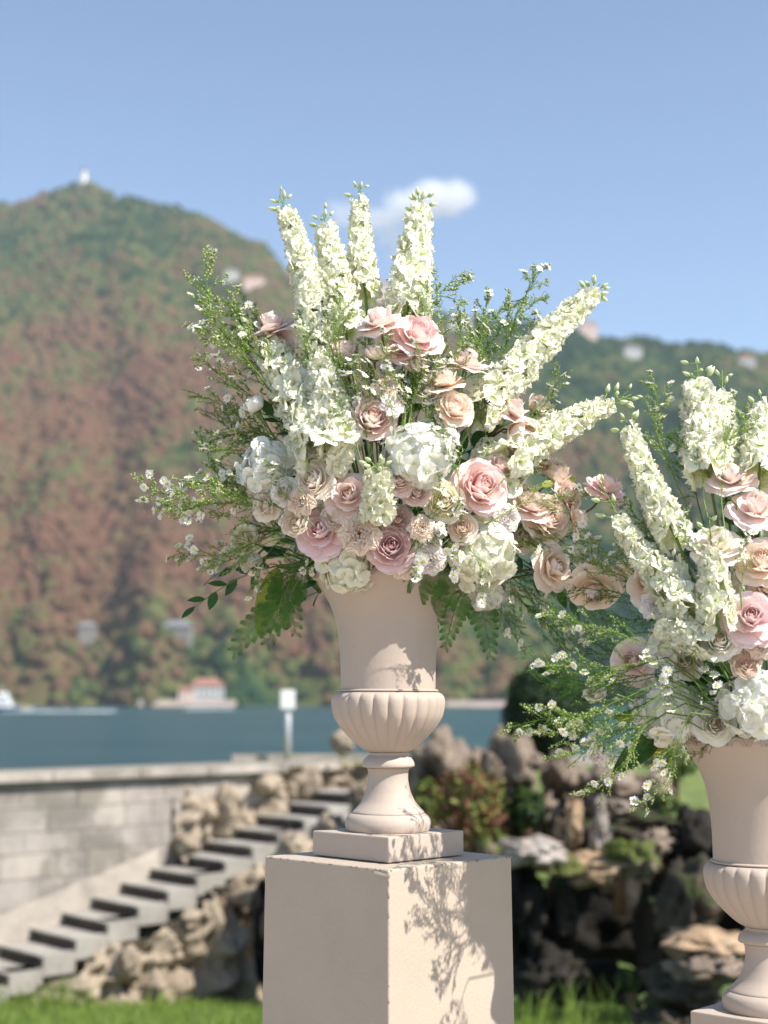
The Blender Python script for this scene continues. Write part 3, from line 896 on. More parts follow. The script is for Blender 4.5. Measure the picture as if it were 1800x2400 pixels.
M_SHR = leaf_mat('shrub_red', (0.13, 0.045, 0.028), (0.28, 0.13, 0.06), 0.3, 0.6)
M_YEW = leaf_mat('yew_green', (0.008, 0.022, 0.008), (0.022, 0.05, 0.014), 0.15, 0.7)
M_SHY = leaf_mat('shrub_yellowgreen', (0.14, 0.15, 0.03), (0.30, 0.29, 0.07), 0.3, 0.6)
shrub(1015, 1735, 12.0, 125, 125, [M_SHG, M_SHR, M_SHY, M_SHR], 2200, 0.06, 'loose shrub of red and green leaves growing among the grotto rocks', 3, lump=1.0)
shrub(925, 1735, 12.6, 60, 90, [M_SHY, M_SHG], 900, 0.07, 'yellow green shrub just right of the urn stem', 5)
shrub(1185, 1540, 15.0, 190, 220, [M_YEW], 7000, 0.06, 'dark clipped evergreen behind the right hand flowers', 9, lump=0.12)
shrub(1455, 1645, 14.5, 110, 70, [M_SHG], 1100, 0.06, 'bright green low shrub left of the right hand urn rim', 12)
shrub(1335, 1835, 11.2, 60, 40, [M_SHG, M_SHY], 500, 0.05, 'small bright fern clump on the grotto ledge', 14)
shrub(1135, 1745, 12.2, 80, 90, [M_SHG, M_YEW], 900, 0.06, 'dark green ivy clump under the jagged rock', 15)
shrub(1440, 1760, 11.8, 70, 80, [M_YEW, M_SHG], 800, 0.06, 'dark green bush between the rocks and the right hand urn', 16)
shrub(1355, 2120, 11.0, 50, 40, [M_YEW, M_SHG], 300, 0.05, 'small dark weed clump on the cave floor', 17)

rnd = random.Random(77)
gb = MB()
def blade(mb, x, y, z, h, w, lean, az):
    dx, dy = math.cos(az) * lean * h, math.sin(az) * lean * h
    ex, ey = -math.sin(az + 1.0) * w, math.cos(az + 1.0) * w
    mb.add([(x - ex, y - ey, z), (x + ex, y + ey, z), (x + dx * 0.4 + ex * 0.7, y + dy * 0.4 + ey * 0.7, z + h * 0.6), (x + dx * 0.4 - ex * 0.7, y + dy * 0.4 - ey * 0.7, z + h * 0.6), (x + dx, y + dy, z + h)],
           [(0, 1, 2, 3), (3, 2, 4)])
for i in range(26000):
    y = rnd.uniform(6.4, 15.2); x = rnd.uniform(-0.33, 0.33) * y
    if -0.10 * y < x < -0.02 * y and y < 9: continue
    blade(gb, x, y, ground_z(x, y) - 0.01, rnd.uniform(0.05, 0.12), 0.005, rnd.uniform(0, 0.6), rnd.uniform(0, 6.28))
for (cx, cy, n, hm) in ((1.33, 10.4, 40, 0.42), (1.0, 10.6, 30, 0.3), (1.55, 10.2, 30, 0.3), (-2.75, 13.2, 80, 0.35), (-3.1, 13.4, 60, 0.3), (-1.9, 13.6, 50, 0.22)):
    for i in range(n):
        x = cx + rnd.gauss(0, 0.12); y = cy + rnd.gauss(0, 0.1)
        blade(gb, x, y, ground_z(x, y) - 0.01, hm * rnd.uniform(0.4, 1), 0.008, rnd.uniform(0.1, 0.7), rnd.uniform(0, 6.28))
tag(gb.build('grass', M_BLADE), 'bright sunlit grass growing in front of the grotto', kind='stuff')

# ------------------------------------------------------------------ pedestals and urns
AX1 = P(838.5, 1511, NEAR); AX2 = P(1639, 1511, NEAR2)
q = K * NEAR / F
def z_at(y, d): return P(838, y, d).z
PED1 = z_at(1879, NEAR - 0.246)
PED2 = PED1 - 0.328
SQ2 = math.sqrt(0.5)
def square_prism(half, z0, z1, taper=0.0):
    """half: half diagonal; corner faces the camera"""
    v = []
    for z, hh in ((z0, half + taper), (z1, half)):
        v += [(0, -hh, z), (hh, 0, z), (0, hh, z), (-hh, 0, z)]
    return MB().add(v, [(3, 2, 1, 0), (4, 5, 6, 7), (0, 1, 5, 4), (1, 2, 6, 5), (2, 3, 7, 6), (3, 0, 4, 7)])

def pedestal(ax, ztop, label, rz):
    r = empty('pedestal', (ax.x, ax.y, 0), label, 'pedestal', 'painted pedestals')
    r.rotation_euler = (0, 0, rz)
    bevel(square_prism(0.247, 0, ztop, 0.012).build('column', M_PED, r, False), 0.004, 3)
    return r
p1 = pedestal(AX1, PED1, 'tall square taupe pedestal under the central urn, dappled with flower shadow', 0)
cd_ = MB()
cd_.box((-0.012, -0.2445, PED1 - 0.008), (0.03, 0.008, 0.004), Matrix.Rotation(0.25, 3, 'Y')); cd_.build('paint_crack', M_CHIP, p1, False)
rc = random.Random(4)
wear = MB()
for k in range(26):
    a = rc.random(); side = rc.choice((-1, 1))
    x = side * 0.2455 * a; y = -0.2455 * (1 - a)
    s_ = rc.uniform(0.0012, 0.0035)
    wear.add(IV2[:, :] * np.array((s_ * 1.6, s_ * 1.6, s_ * rc.uniform(.5, 1.2))) + np.array((x, y, PED1 - 0.0015)), IF2)
for k in range(8):
    s_ = rc.uniform(0.0012, 0.003)
    wear.add(IV2 * np.array((s_, s_, s_ * 2.2)) + np.array((0, -0.2465, PED1 - rc.uniform(0.01, 0.3))), IF2)
o_ = wear.build('edge_chips', M_CHIP, p1); o_['kind'] = 'stuff'
pedestal(AX2, PED2, 'lower square taupe pedestal under the right hand urn, only its top corner in view', 0.05)

def spl(prof, n=3):
    out = []
    pts = [np.array(p, dtype=float) for p in prof]
    for i in range(len(pts) - 1):
        p0 = pts[max(i - 1, 0)]; p1_ = pts[i]; p2 = pts[i + 1]; p3 = pts[min(i + 2, len(pts) - 1)]
        for k in range(n):
            t = k / n
            out.append(tuple(0.5 * (2 * p1_ + (p2 - p0) * t + (2 * p0 - 5 * p1_ + 4 * p2 - p3) * t * t + (3 * p1_ - p0 - 3 * p2 + p3) * t ** 3)))
    out.append(tuple(pts[-1]))
    return out

u = NEAR / F           # metres per photo pixel at the urn axis
ZB = 1950.0            # photo row of the foot bottom
def pr(rows):          # rows: (photo y, half width px)
    return [(w * u * 0.992, (ZB - y) * u * 0.972) for y, w in rows]
def urn(ax, zped, label, rz):
    r = empty('flower_urn', (ax.x, ax.y, zped), label, 'urn', 'fluted urns'); r.rotation_euler = (0, 0, rz)
    pl = bevel(square_prism(0.1515, 0.002, 0.050).build('plinth', M_URN, r, False), 0.0025, 2)
    z0 = 0.0505
    up = lambda prof: [(a, b_ + z0) for a, b_ in prof]
    MB().lathe(up(spl(pr([(1950, 96), (1944, 98.5), (1932, 100), (1920, 97), (1913, 91), (1909.5, 85)]), 4)), 72).build('foot_ring', M_URN, r)
    MB().lathe(up(spl(pr([(1909, 84), (1905, 82.5), (1895, 73), (1883, 63), (1868, 55.5), (1855, 51), (1832, 46.5), (1812, 47.5), (1805, 50)]), 4)), 72).build('stem', M_URN, r)
    MB().lathe(up(spl(pr([(1804, 51), (1801, 60), (1797, 61.5), (1790, 60), (1782, 55), (1777, 49), (1773, 45), (1768, 46)]), 4)), 72).build('collar', M_URN, r)
    def flute(t, a):
        s = abs(math.sin(a * 12)) ** 0.6
        amt = 0.055 * math.sin(PI * min(1, max(0, (t * 0.93 + 0.07)))) ** 0.6
        return 1 - amt * (1 - s)
    MB().lathe(up(spl(pr([(1767, 46), (1760, 60), (1748, 75), (1734, 90), (1720, 103), (1705, 115), (1685, 127), (1667, 132), (1650, 134), (1638, 132), (1630, 126), (1626, 118)]), 3)), 288, 0, flute).build('fluted_bowl', M_URN, r)
    MB().lathe(up(spl(pr([(1625, 112), (1624, 117), (1621.5, 118), (1619.5, 116), (1618.5, 112)]), 3)), 96).build('shoulder_band', M_URN, r)
    body = up(spl(pr([(1619, 111), (1560, 112), (1514, 115), (1480, 119), (1449, 125.5), (1422, 135), (1402, 145), (1385, 156), (1370, 168), (1361, 176)]), 4))
    MB().lathe(body, 96, cap=False).build('body', M_URN, r)
    rim = up(pr([(1361, 176), (1360.5, 181), (1357, 184), (1342, 184.5), (1338, 182), (1337, 176), (1340, 168), (1375, 140)]))
    rm = MB().lathe(rim, 96, cap=False).build('rim', M_URN, r)
    rl = MB()
    nn = 28
    for k in range(nn):
        for rad, w in ((0.46, 1.5), (0.28, 1.2)):
            pts_ = []
            for s in range(9):
                th = PI * s / 8
                a = 2 * PI * (k + 0.5 + rad * math.cos(th)) / nn
                zz = (1358.5 - 19 * rad / 0.46 * math.sin(th))
                pts_.append((183.4 * u * math.cos(a), 183.4 * u * math.sin(a), (ZB - zz) * u * 0.972 + z0))
            rl.tube(pts_, w * u, 4, cap=False)
    o = rl.build('egg_moulding', M_URN, rm); o['kind'] = 'stuff'
    MB().lathe([(0.001, (ZB - 1372) * u * 0.972 + z0), (138 * u, (ZB - 1372) * u * 0.972 + z0)], 32, cap=False).build('floral_foam', simple('foam_green', (0.03, 0.07, 0.03), 0.9) if 'foam_green' not in bpy.data.materials else bpy.data.materials['foam_green'], r)
    return r
urn(AX1, PED1, 'whole taupe fluted urn with square plinth standing on the central pedestal', 0)
urn(AX2, PED2, 'taupe fluted urn cut off by the right edge of the picture', 0.05)
MOUTH1 = Vector((AX1.x, AX1.y, PED1 + 0.05 + (ZB - 1385) * u))
MOUTH2 = Vector((AX2.x, AX2.y, PED2 + 0.05 + (ZB - 1385) * u))

# ------------------------------------------------------------------ flower building blocks
def bez(c, v):
    w = 1 - v
    return sum(np.array(p, dtype=float) * k for p, k in zip(c, (w ** 3, 3 * w * w * v, 3 * w * v * v, v ** 3)))
def petal(c, S, k0, k1, point=0.0, ruf=0.0, rf=2.0, nu=5, nv=6, skew=0.0, ph=0.0, zs=0.8, notch=0.0):
    """a curved petal: meridian curve c in (radius, height), half width S, wrap curvature k0 -> k1"""
    mb = MB()
    arr = np.zeros((nv + 1, nu + 1, 3)); at = np.zeros((nv + 1, nu + 1))
    for i in range(nv + 1):
        v = i / nv
        r, z = bez(c, v)
        if v < 0.58: s = S * (0.16 + 0.84 * math.sin(PI / 2 * v / 0.58) ** 0.9)
        else:
            w = (v - 0.58) / 0.42
            s = S * ((1 - point) * math.sqrt(max(0.0, 1 - w * w * 0.94)) + point * (1 - 0.93 * w ** 1.35))
        k = k0 + (k1 - k0) * v * v
        for j in range(nu + 1):
            uu = 2 * j / nu - 1
            t = s * uu; a = k * t
            lat = math.sin(a) / k if abs(k) > 1e-3 else t
            inn = (1 - math.cos(a)) / k if abs(k) > 1e-3 else 0
            rr = (r - inn) * (1 + skew * uu * v)
            wob = ruf * v * v * math.sin(rf * PI * uu + ph) + ruf * 0.6 * v * v * math.sin(2.3 * rf * uu + 2.1 * ph)
            nt_ = notch * v ** 4 * math.exp(-(uu / 0.3) ** 2)
            arr[i, j] = (rr - 0.5 * wob, lat, z * zs + wob - nt_)
            at[i, j] = min(1, v * (0.85 + 0.15 * abs(uu)))
    return mb.grid(arr, 0, at)

def slot(o, m):
    o.material_slots[0].link = 'OBJECT'; o.material_slots[0].material = m

# roses: rings of (count, meridian, half width, k0, k1, point, skew, ruffle)
def rose_rings(kind, seed):
    rr = random.Random(seed)
    core = [(3, ((.02, .1), (.10, .4), (.11, .75), (.055, 1.0)), .24, 7, 10, 0, .35, .0),
            (3, ((.03, .05), (.20, .25), (.22, .70), (.13, 1.02)), .32, 4.2, 5, 0, .25, .01),
            (4, ((.03, .0), (.30, .15), (.34, .62), (.25, 1.0)), .38, 3.0, 3, .1, .18, .015),
            (4, ((.03, .0), (.38, .08), (.45, .58), (.40, .94)), .42, 2.3, 1.6, .2, .10, .02)]
    if kind == 'open':
        rings = core + [(5, ((.03, 0), (.46, .02), (.58, .50), (.66, .80)), .46, 1.8, .2, .5, .06, .03),
                        (5, ((.03, -.02), (.54, -.04), (.76, .40), (.94, .42)), .54, 1.2, -1.8, .85, .0, .03),
                        (5, ((.03, -.03), (.56, -.08), (.90, .20), (1.14, .00)), .60, .8, -2.4, .95, .0, .03)]
    elif kind == 'full':
        rings = core + [(5, ((.03, 0), (.46, .02), (.56, .52), (.55, .88)), .46, 1.8, 1.0, .2, .06, .03),
                        (6, ((.03, 0), (.52, .0), (.70, .46), (.74, .70)), .48, 1.4, .2, .35, .05, .04),
                        (6, ((.03, -.02), (.58, -.06), (.86, .30), (1.0, .32)), .56, 1.0, -1.2, .75, .0, .04),
                        (3, ((.03, -.03), (.56, -.08), (.88, .16), (1.12, -.04)), .58, .8, -2.0, .95, .0, .04)]
    elif kind == 'reflex':
        rings = core + [(4, ((.03, 0), (.48, .02), (.62, .48), (.74, .66)), .48, 1.7, -.4, .6, .06, .03),
                        (5, ((.03, -.03), (.60, -.08), (.92, .36), (1.08, .20)), .60, .9, -2.4, 1.0, .0, .03),
                        (5, ((.03, -.05), (.58, -.14), (1.0, .08), (1.20, -.20)), .64, .6, -2.6, 1.0, .0, .04)]
    elif kind == 'bud':
        rings = core + [(4, ((.03, 0), (.46, .02), (.54, .50), (.46, .93)), .46, 1.9, 1.6, .3, .08, .03),
                        (4, ((.03, -.02), (.52, -.02), (.62, .44), (.62, .80)), .50, 1.6, .4, .4, .04, .04)]
    elif kind == 'ranunculus':
        rings = [(3, ((.02, .1), (.10, .4), (.10, .7), (.03, .86)), .22, 8, 11, 0, .3, .0)]
        for k in range(6):
            b_ = .16 + k * .13
            rings.append((5 + k // 2, ((.03, .0), (b_ * 1.1, .02), (b_ * 1.35, .45), (b_ * 1.0 + .03, .92 - k * .07)), .20 + .05 * k, 3.6 / (k * .6 + 1), 3.0 / (k * .9 + 1), 0, .12, .015))
    elif kind == 'carnation':
        rings = []
        for k in range(6):
            b_ = .16 + k * .17
            rings.append((5 + (k + 1) // 2, ((.02, .05), (b_ * .30, .45), (b_ * .62, .80 - k * .02), (b_ * 1.02, .86 - (k / 5) ** 1.6 * .52)), .30 + .025 * k, .5, .1, -.15, .0, .085))
    return rings

ROSE_CACHE = {}
def rose_meshes(kind, var):
    key = (kind, var)
    if key not in ROSE_CACHE:
        out = []
        rr = random.Random(hash(kind) % 1 + var * 17 + len(kind))
        for ri, (n, c, S, k0, k1, pt, skw, ruf) in enumerate(rose_rings(kind, var)):
            ms = []
            big = ri >= 3
            for q_ in range(2):
                c2 = [(p[0] * rr.uniform(.95, 1.05), p[1] + rr.uniform(-.03, .03)) for p in c]
                if kind == 'carnation':
                    mbp = petal(c2, S, k0, k1, pt, ruf * rr.uniform(.8, 1.2), 3.4, 9, 5, 0, rr.uniform(0, 6), .85)
                else:
                    mbp = petal(c2, S * rr.uniform(.94, 1.06), k0, k1, pt, ruf, 1.6, 6 if big else 5, 7 if big else 5, skw, rr.uniform(0, 6))
                ms.append(mbp.mesh('petal', PM['blush']))
            out.append((n, ms))
        ROSE_CACHE[key] = out
    return ROSE_CACHE[key]

def calyx_mesh():
    mb = MB()
    mb.lathe([(.03, -.20), (.10, -.16), (.13, -.06), (.10, .02), (.03, .03)], 8)
    for k in range(5):
        a = 2 * PI * k / 5; arr = np.zeros((5, 3, 3))
        for i in range(5):
            v = i / 4; r, z = bez(((.08, -.02), (.30, -.10), (.42, -.02), (.52, -.16)), v)
            for j in range(3):
                w = (j - 1) * .10 * (1 - v) ** .7
                arr[i, j] = (r * math.cos(a) - w * math.sin(a), r * math.sin(a) + w * math.cos(a), z)
        mb.grid(arr)
    return mb.mesh('calyx', M_STEMG)
CALYX = calyx_mesh()

def face(fx, fy, fz):
    return Vector((fx, -fz, fy)).normalized()
def rot_to(d, spin=0.0):
    return (d.to_track_quat('Z', 'Y') @ Quaternion((0, 0, 1), spin)).to_matrix().to_4x4()

BOUQ = {1: dict(c=(838, 1020), rx=330, rt=440, rb=270, d=NEAR, dm=0.22, mouth=MOUTH1, name='central urn'),
        2: dict(c=(1650, 1330), rx=330, rt=430, rb=290, d=NEAR2, dm=0.20, mouth=MOUTH2, name='right hand urn')}
def dome(bq, x, y, dz=0.0):
    b_ = BOUQ[bq]
    ry = b_['rt'] if y < b_['c'][1] else b_['rb']
    r2 = ((x - b_['c'][0]) / b_['rx']) ** 2 + ((y - b_['c'][1]) / ry) ** 2
    return b_['d'] - b_['dm'] * math.sqrt(max(0.0, 1 - r2)) + dz
def outward(bq, x, y):
    b_ = BOUQ[bq]
    return face((x - b_['c'][0]) / 260, -(y - b_['c'][1] - 120) / 330, 0.9)

FRND = random.Random(100)
def place(o, mat, parent):
    COL.objects.link(o); o.parent = parent; o.matrix_basis = mat

def stem_to_mouth(root, p, bq, d, mat, rad=0.0022, sag=0.3, ln=1.0):
    m_ = BOUQ[bq]['mouth']
    tgt = Vector((m_.x + FRND.uniform(-.05, .05), m_.y + FRND.uniform(-.05, .05), m_.z - 0.05))
    a = Vector((0, 0, 0)); b_ = tgt - p
    c1 = -d * 0.10 * 1.0
    pts_ = []
    for i in range(9):
        v = i / 8; w = 1 - v
        pts_.append(a * w ** 3 + (a + c1) * 3 * w * w * v + (b_ * 0.6 + Vector((0, 0, 0.04))) * 3 * w * v * v + b_ * v ** 3)
    return MB().tube(pts_, [rad] * 9, 6).build('stem', mat, root)

INNER = {'blush': 'inner_peach', 'pink': 'inner_pink', 'mauve': 'inner_mauve', 'peach': 'inner_peach', 'cream': 'inner_cream', 'lemon': 'inner_cream', 'white': 'inner_cream', 'carn': 'carn', 'carn_pale': 'carn_pale'}
def rose(bq, x, y, diam, col, kind, fdir, label, dz=0.0, stem='g', name='rose', cat='rose', spin=None, var=None):
    d_ = dome(bq, x, y, dz)
    fd = outward(bq, x, y) if fdir is None else face(*fdir)
    R = diam * 1.1 * M(d_) / 2
    p = P(x, y, d_) - fd * R * 0.45
    grp = ('carnations' if kind == 'carnation' else 'roses') + ' in the ' + BOUQ[bq]['name']
    r = empty(name, p, label, cat, grp)
    sc = {'open': .97, 'full': 1.0, 'reflex': .92, 'bud': 1.45, 'ranunculus': 1.05, 'carnation': .98}[kind] * R
    Mx = rot_to(fd, FRND.uniform(0, 6.28) if spin is None else spin) @ Matrix.Scale(sc, 4)
    vr = FRND.randrange(2) if var is None else var
    rings = rose_meshes(kind, vr)
    n_in = 2 if kind in ('open', 'full', 'reflex', 'bud') else 2
    off = FRND.uniform(0, 6)
    for ri, (n, ms) in enumerate(rings):
        off += 2.4 / max(1, n) + .5
        mt = PM[INNER[col]] if ri < n_in else PM[col]
        for k in range(n):
            o = bpy.data.objects.new('petal', ms[k % 2])
            a = off + 2 * PI * k / n + FRND.uniform(-.12, .12)
            tilt = Matrix.Rotation(FRND.uniform(-.10, .10) if ri > 2 else 0, 4, 'Y')
            place(o, Mx @ Matrix.Rotation(a, 4, 'Z') @ tilt, r)
            slot(o, mt)
    o = bpy.data.objects.new('calyx', CALYX); place(o, Mx, r)
    if stem: stem_to_mouth(r, p - fd * R * 0.15, bq, fd, M_STEMB if stem == 'b' else M_STEMG).location = -fd * R * 0.15
    return r

# hydrangea
def floret4_mesh(var):
    rr = random.Random(var); mb = MB()
    for k in range(4):
        a = k * PI / 2 + rr.uniform(-.08, .08)
        pm = petal(((.03, 0), (.25, .03 + rr.uniform(-.03, .03)), (.45, .10), (.56, rr.uniform(-.04, .14))), .40, .4, rr.uniform(-.4, .7), 0, .05, 1.4, 4, 4, 0, rr.uniform(0, 6), 1.0)
        v = np.concatenate(pm.v); ca, sa = math.cos(a), math.sin(a)
        v = np.stack([v[:, 0] * ca - v[:, 1] * sa, v[:, 0] * sa + v[:, 1] * ca, v[:, 2] + .02 * (k % 2)], 1)
        mb.add(v, pm.f, 0, np.concatenate(pm.a))
    mb.lathe([(.001, .09), (.05, .07), (.06, 0.02)], 6, cap=False)
    return mb.mesh('floret', PM['hyd'])
HF = [floret4_mesh(k) for k in range(4)]
HCORE = MB().add(IV2 * 0.80, IF2, 0, np.full(len(IV2), .3)).mesh('flower_core', PM['hyd'])
def hydrangea(bq, x, y, diam, label, fdir=None, dz=0.0, col='hyd', n=56):
    d_ = dome(bq, x, y, dz); fd = outward(bq, x, y) if fdir is None else face(*fdir)
    R = diam * M(d_) / 2
    p = P(x, y, d_)
    r = empty('hydrangea', p, label, 'hydrangea', 'hydrangea heads in the ' + BOUQ[bq]['name'])
    Mx = rot_to(fd, FRND.uniform(0, 6))
    o = bpy.data.objects.new('flower_core', HCORE); place(o, Mx @ Matrix.Scale(R * .80, 4), r); slot(o, PM[col])
    for k in range(n):
        z = 1 - 1.5 * (k + .5) / n; a = k * 2.39996 + FRND.uniform(-.15, .15)
        s = math.sqrt(max(0, 1 - z * z)); n_ = Vector((s * math.cos(a), s * math.sin(a), z * .85))
        q_ = n_ * R * FRND.uniform(.76, 1.0)
        dd = (n_.normalized() + Vector((FRND.uniform(-.5, .5), FRND.uniform(-.5, .5), FRND.uniform(-.5, .5)))).normalized()
        o = bpy.data.objects.new('floret', HF[k % 4])
        place(o, Mx @ Matrix.Translation(q_) @ rot_to(dd, FRND.uniform(0, 6)) @ Matrix.Scale(R * FRND.uniform(.50, .66), 4), r); slot(o, PM[col])
    stem_to_mouth(r, p, bq, fd, M_STEMG, 0.003)
    return r

# delphinium
def delph_mesh(var):
    rr = random.Random(50 + var); mb = MB()
    for layer, (n, ln, S, lift) in enumerate(((5, .52, .25, .10), (4, .27, .15, .20))):
        for k in range(n):
            a = (k + .5 * layer) * 2 * PI / n + rr.uniform(-.15, .15)
            pm = petal(((.02, 0), (ln * .4, lift * .6), (ln * .75, lift + rr.uniform(-.02, .06)), (ln * rr.uniform(.9, 1.1), lift + rr.uniform(-.10, .12))), S * rr.uniform(.85, 1.15),   .6, rr.uniform(-.8, .8), -.1, .075, 2.4, 6, 4, 0, rr.uniform(0, 6), 1.0, rr.choice((0, .05)))
            v = np.concatenate(pm.v); ca, sa = math.cos(a), math.sin(a)
            v = np.stack([v[:, 0] * ca - v[:, 1] * sa, v[:, 0] * sa + v[:, 1] * ca, v[:, 2]], 1)
            mb.add(v, pm.f, 0, np.concatenate(pm.a) * .9 + .1 * layer)
    mb.lathe([(.001, .20), (.04, .16), (.05, .02)], 5, cap=False)
    return mb.mesh('floret', PM['delph'])
DF = [delph_mesh(k) for k in range(5)]
def bud_mesh():
    mb = MB()
    mb.lathe(spl([(.02, 0), (.20, .18), (.24, .42), (.16, .74), (.02, 1.0)], 2), 7, 0)
    b_ = np.concatenate(mb.v); mb.a = [np.clip(b_[:, 2] * 1.1, 0, 1)]
    mb.tube([(0, 0, .03), (.05, 0, -.35), (.30, 0, -.9), (.45, 0, -1.3)], [.06, .05, .05, .05], 4)
    return mb.mesh('bud', PM['bud'])
BUD = bud_mesh()
def spike(bq, tip, base, width, label, dt=0.0, db=0.0, nb=7, bend=0.0, gap=0.16, dens=1.0, group=True, top=.45):
    d0 = dome(bq, base[0], base[1], db); d1 = dome(bq, tip[0], tip[1], dt)
    a, b_ = P(base[0], base[1], d0), P(tip[0], tip[1], d1)
    L_ = (b_ - a).length; W = width * .94 * M((d0 + d1) / 2)
    r = empty('delphinium', a, label, 'delphinium', 'delphinium spires in the ' + BOUQ[bq]['name'])
    ax = (b_ - a); side = ax.cross(Vector((0, 1, 0))).normalized()
    def cur(t): return ax * t + side * (bend * L_ * math.sin(PI * t) * .5)
    axn = ax.normalized()
    e1 = axn.cross(Vector((.2, .9, .1))).normalized(); e2 = axn.cross(e1)
    pts_ = [cur(i / 10) for i in range(11)]
    MB().tube(pts_, [0.0028 - 0.0018 * i / 10 for i in range(11)], 6).build('stem', M_STEMG, r)
    t_end = 1 - gap
    n = max(10, int(L_ * t_end / (W * 0.092) * dens))
    for k in range(n):
        t = t_end * (k + .5) / n
        f = 1 - (1 - top * .85) * (t / t_end) ** 1.25
        an = k * 2.39996 + FRND.uniform(-.3, .3)
        rad = e1 * math.cos(an) + e2 * math.sin(an)
        dd = (rad + axn * FRND.uniform(-.15, .35)).normalized()
        q_ = cur(t) + rad * W * .31 * f
        s = W * FRND.uniform(.62, .80) * (0.35 + .65 * f)
        o = bpy.data.objects.new('floret', DF[FRND.randrange(5)])
        place(o, Matrix.Translation(q_) @ rot_to(dd, FRND.uniform(0, 6)) @ Matrix.Scale(s, 4), r)
    for k in range(nb):
        t = t_end + (1.0 - t_end) * (k + .3) / nb
        an = k * 2.39996 + FRND.uniform(-.5, .5)
        rad = e1 * math.cos(an) + e2 * math.sin(an)
        dd = (rad * .75 + axn * FRND.uniform(.2, .9)).normalized()
        s = W * (.26 - .10 * k / nb) * FRND.uniform(.85, 1.15)
        o = bpy.data.objects.new('bud', BUD)
        place(o, Matrix.Translation(cur(t) + rad * s * .9 + axn * s * .5) @ rot_to(dd, FRND.uniform(0, 6)) @ Matrix.Scale(s, 4), r)
    m_ = BOUQ[bq]['mouth'] - a
    MB().tube([Vector((0, 0, 0)), m_ * .5 - axn * .03, m_ + Vector((0, 0, -.05))], .003, 6).build('lower_stem', M_STEMG, r)
    return r

# asters: one shared branching mesh per variant, daisies and buds hang on it
def spray_variant(seed, dense=1.0, wisp=False):
    rr = random.Random(seed); mb = MB(); tips = []; budp = []
    def need(p, d, ln, w):
        e = d.cross(Vector((rr.uniform(-1, 1), rr.uniform(-1, 1), rr.uniform(-1, 1)))).normalized() * w
        d2 = (d + Vector((rr.uniform(-1, 1), rr.uniform(-1, 1), rr.uniform(-1, 1))) * .25).normalized()
        m1 = p + d * ln * .5; m2 = m1 + d2 * ln * .5
        mb.add([p - e, p + e, m1 + e * .8, m1 - e * .8, m2], [(0, 1, 2, 3), (3, 2, 4)])
    def branch(p, d, ln, lvl, rad):
        n = max(3, int(ln / .03)); pts_ = [p.copy()]; q_ = p.copy(); dd = d.copy()
        for i in range(n):
            dd = (dd + Vector((rr.uniform(-1, 1), rr.uniform(-1, 1), rr.uniform(-.8, 1))) * .10).normalized()
            q_ = q_ + dd * ln / n; pts_.append(q_.copy())
        mb.tube(pts_, [rad * (1 - .6 * i / n) for i in range(n + 1)], 3, cap=False)
        # needles
        cnt = int(ln / (.0085 if not wisp else .0055) * dense)
        for i in range(cnt):
            t = rr.random() * n; k = min(int(t), n - 1); pp = pts_[k].lerp(pts_[k + 1], t - k)
            ax = (pts_[k + 1] - pts_[k]).normalized()
            rd = ax.cross(Vector((rr.gauss(0, 1), rr.gauss(0, 1), rr.gauss(0, 1)))).normalized()
            need(pp, (ax * rr.uniform(.5, 1.1) + rd * .8).normalized(), rr.uniform(.016, .034) * (1.25 if lvl == 0 else .85), .0016 if not wisp else .0012)
        if lvl < (2):
            m_ = int((19 if lvl == 0 else 5) * (1.2 if wisp else 1))
            for i in range(m_):
                t = (.22 + .78 * (i + rr.random()) / m_) * n if lvl == 0 else (.25 + .75 * rr.random()) * n
                k = min(int(t), n - 1); pp = pts_[k].lerp(pts_[k + 1], t - k)
                ax = (pts_[k + 1] - pts_[k]).normalized()
                rd = ax.cross(Vector((rr.gauss(0, 1), rr.gauss(0, 1), rr.gauss(0, 1)))).normalized()
                f = 1 - .70 * t / n
                branch(pp, (ax * .95 + rd * rr.uniform(.5, .75)).normalized(), ln * (.36 if lvl == 0 else .42) * f * rr.uniform(.7, 1.2), lvl + 1, rad * .55)
        tips.append((pts_[-1], dd, lvl))
        if lvl >= 1:
            for t in (rr.random(), rr.random()):
                k = min(int(t * n), n - 1); budp.append(pts_[k] + Vector((rr.uniform(-1, 1), rr.uniform(-1, 1), rr.uniform(-1, 1))) * .008)
    branch(Vector((0, 0, 0)), Vector((0, 0, 1)), 1.0, 0, .0050)
    lead = tips[-1][0]
    Q = Matrix.Scale(1 / lead.length, 4) @ lead.normalized().rotation_difference(Vector((0, 0, 1))).to_matrix().to_4x4()
    tips = [(Q @ t[0], Q.to_3x3() @ t[1], t[2]) for t in tips]; budp = [Q @ p for p in budp]
    mb.v = [np.array([(Q @ Vector(p))[:] for p in np.concatenate(mb.v)])]
    bm_ = MB()
    rr.shuffle(tips)
    flowers = tips[:]
    for t in flowers[40:]: budp.append(t[0])
    ov = np.array([(1, 0, 0), (-1, 0, 0), (0, 1, 0), (0, -1, 0), (0, 0, 1), (0, 0, -1)]) * .0075
    of = [(0, 2, 4), (2, 1, 4), (1, 3, 4), (3, 0, 4), (2, 0, 5), (1, 2, 5), (3, 1, 5), (0, 3, 5)]
    for p in budp: bm_.add(ov * rr.uniform(.7, 1.2) + np.array(p), of)
    return dict(fol=mb.mesh('foliage', M_WISP if wisp else M_NEEDLE), buds=bm_.mesh('buds', M_BUDG), flowers=flowers[:40])
SPR = [spray_variant(300 + k) for k in range(6)]
WSP = [spray_variant(400 + k, 1.0, True) for k in range(4)]
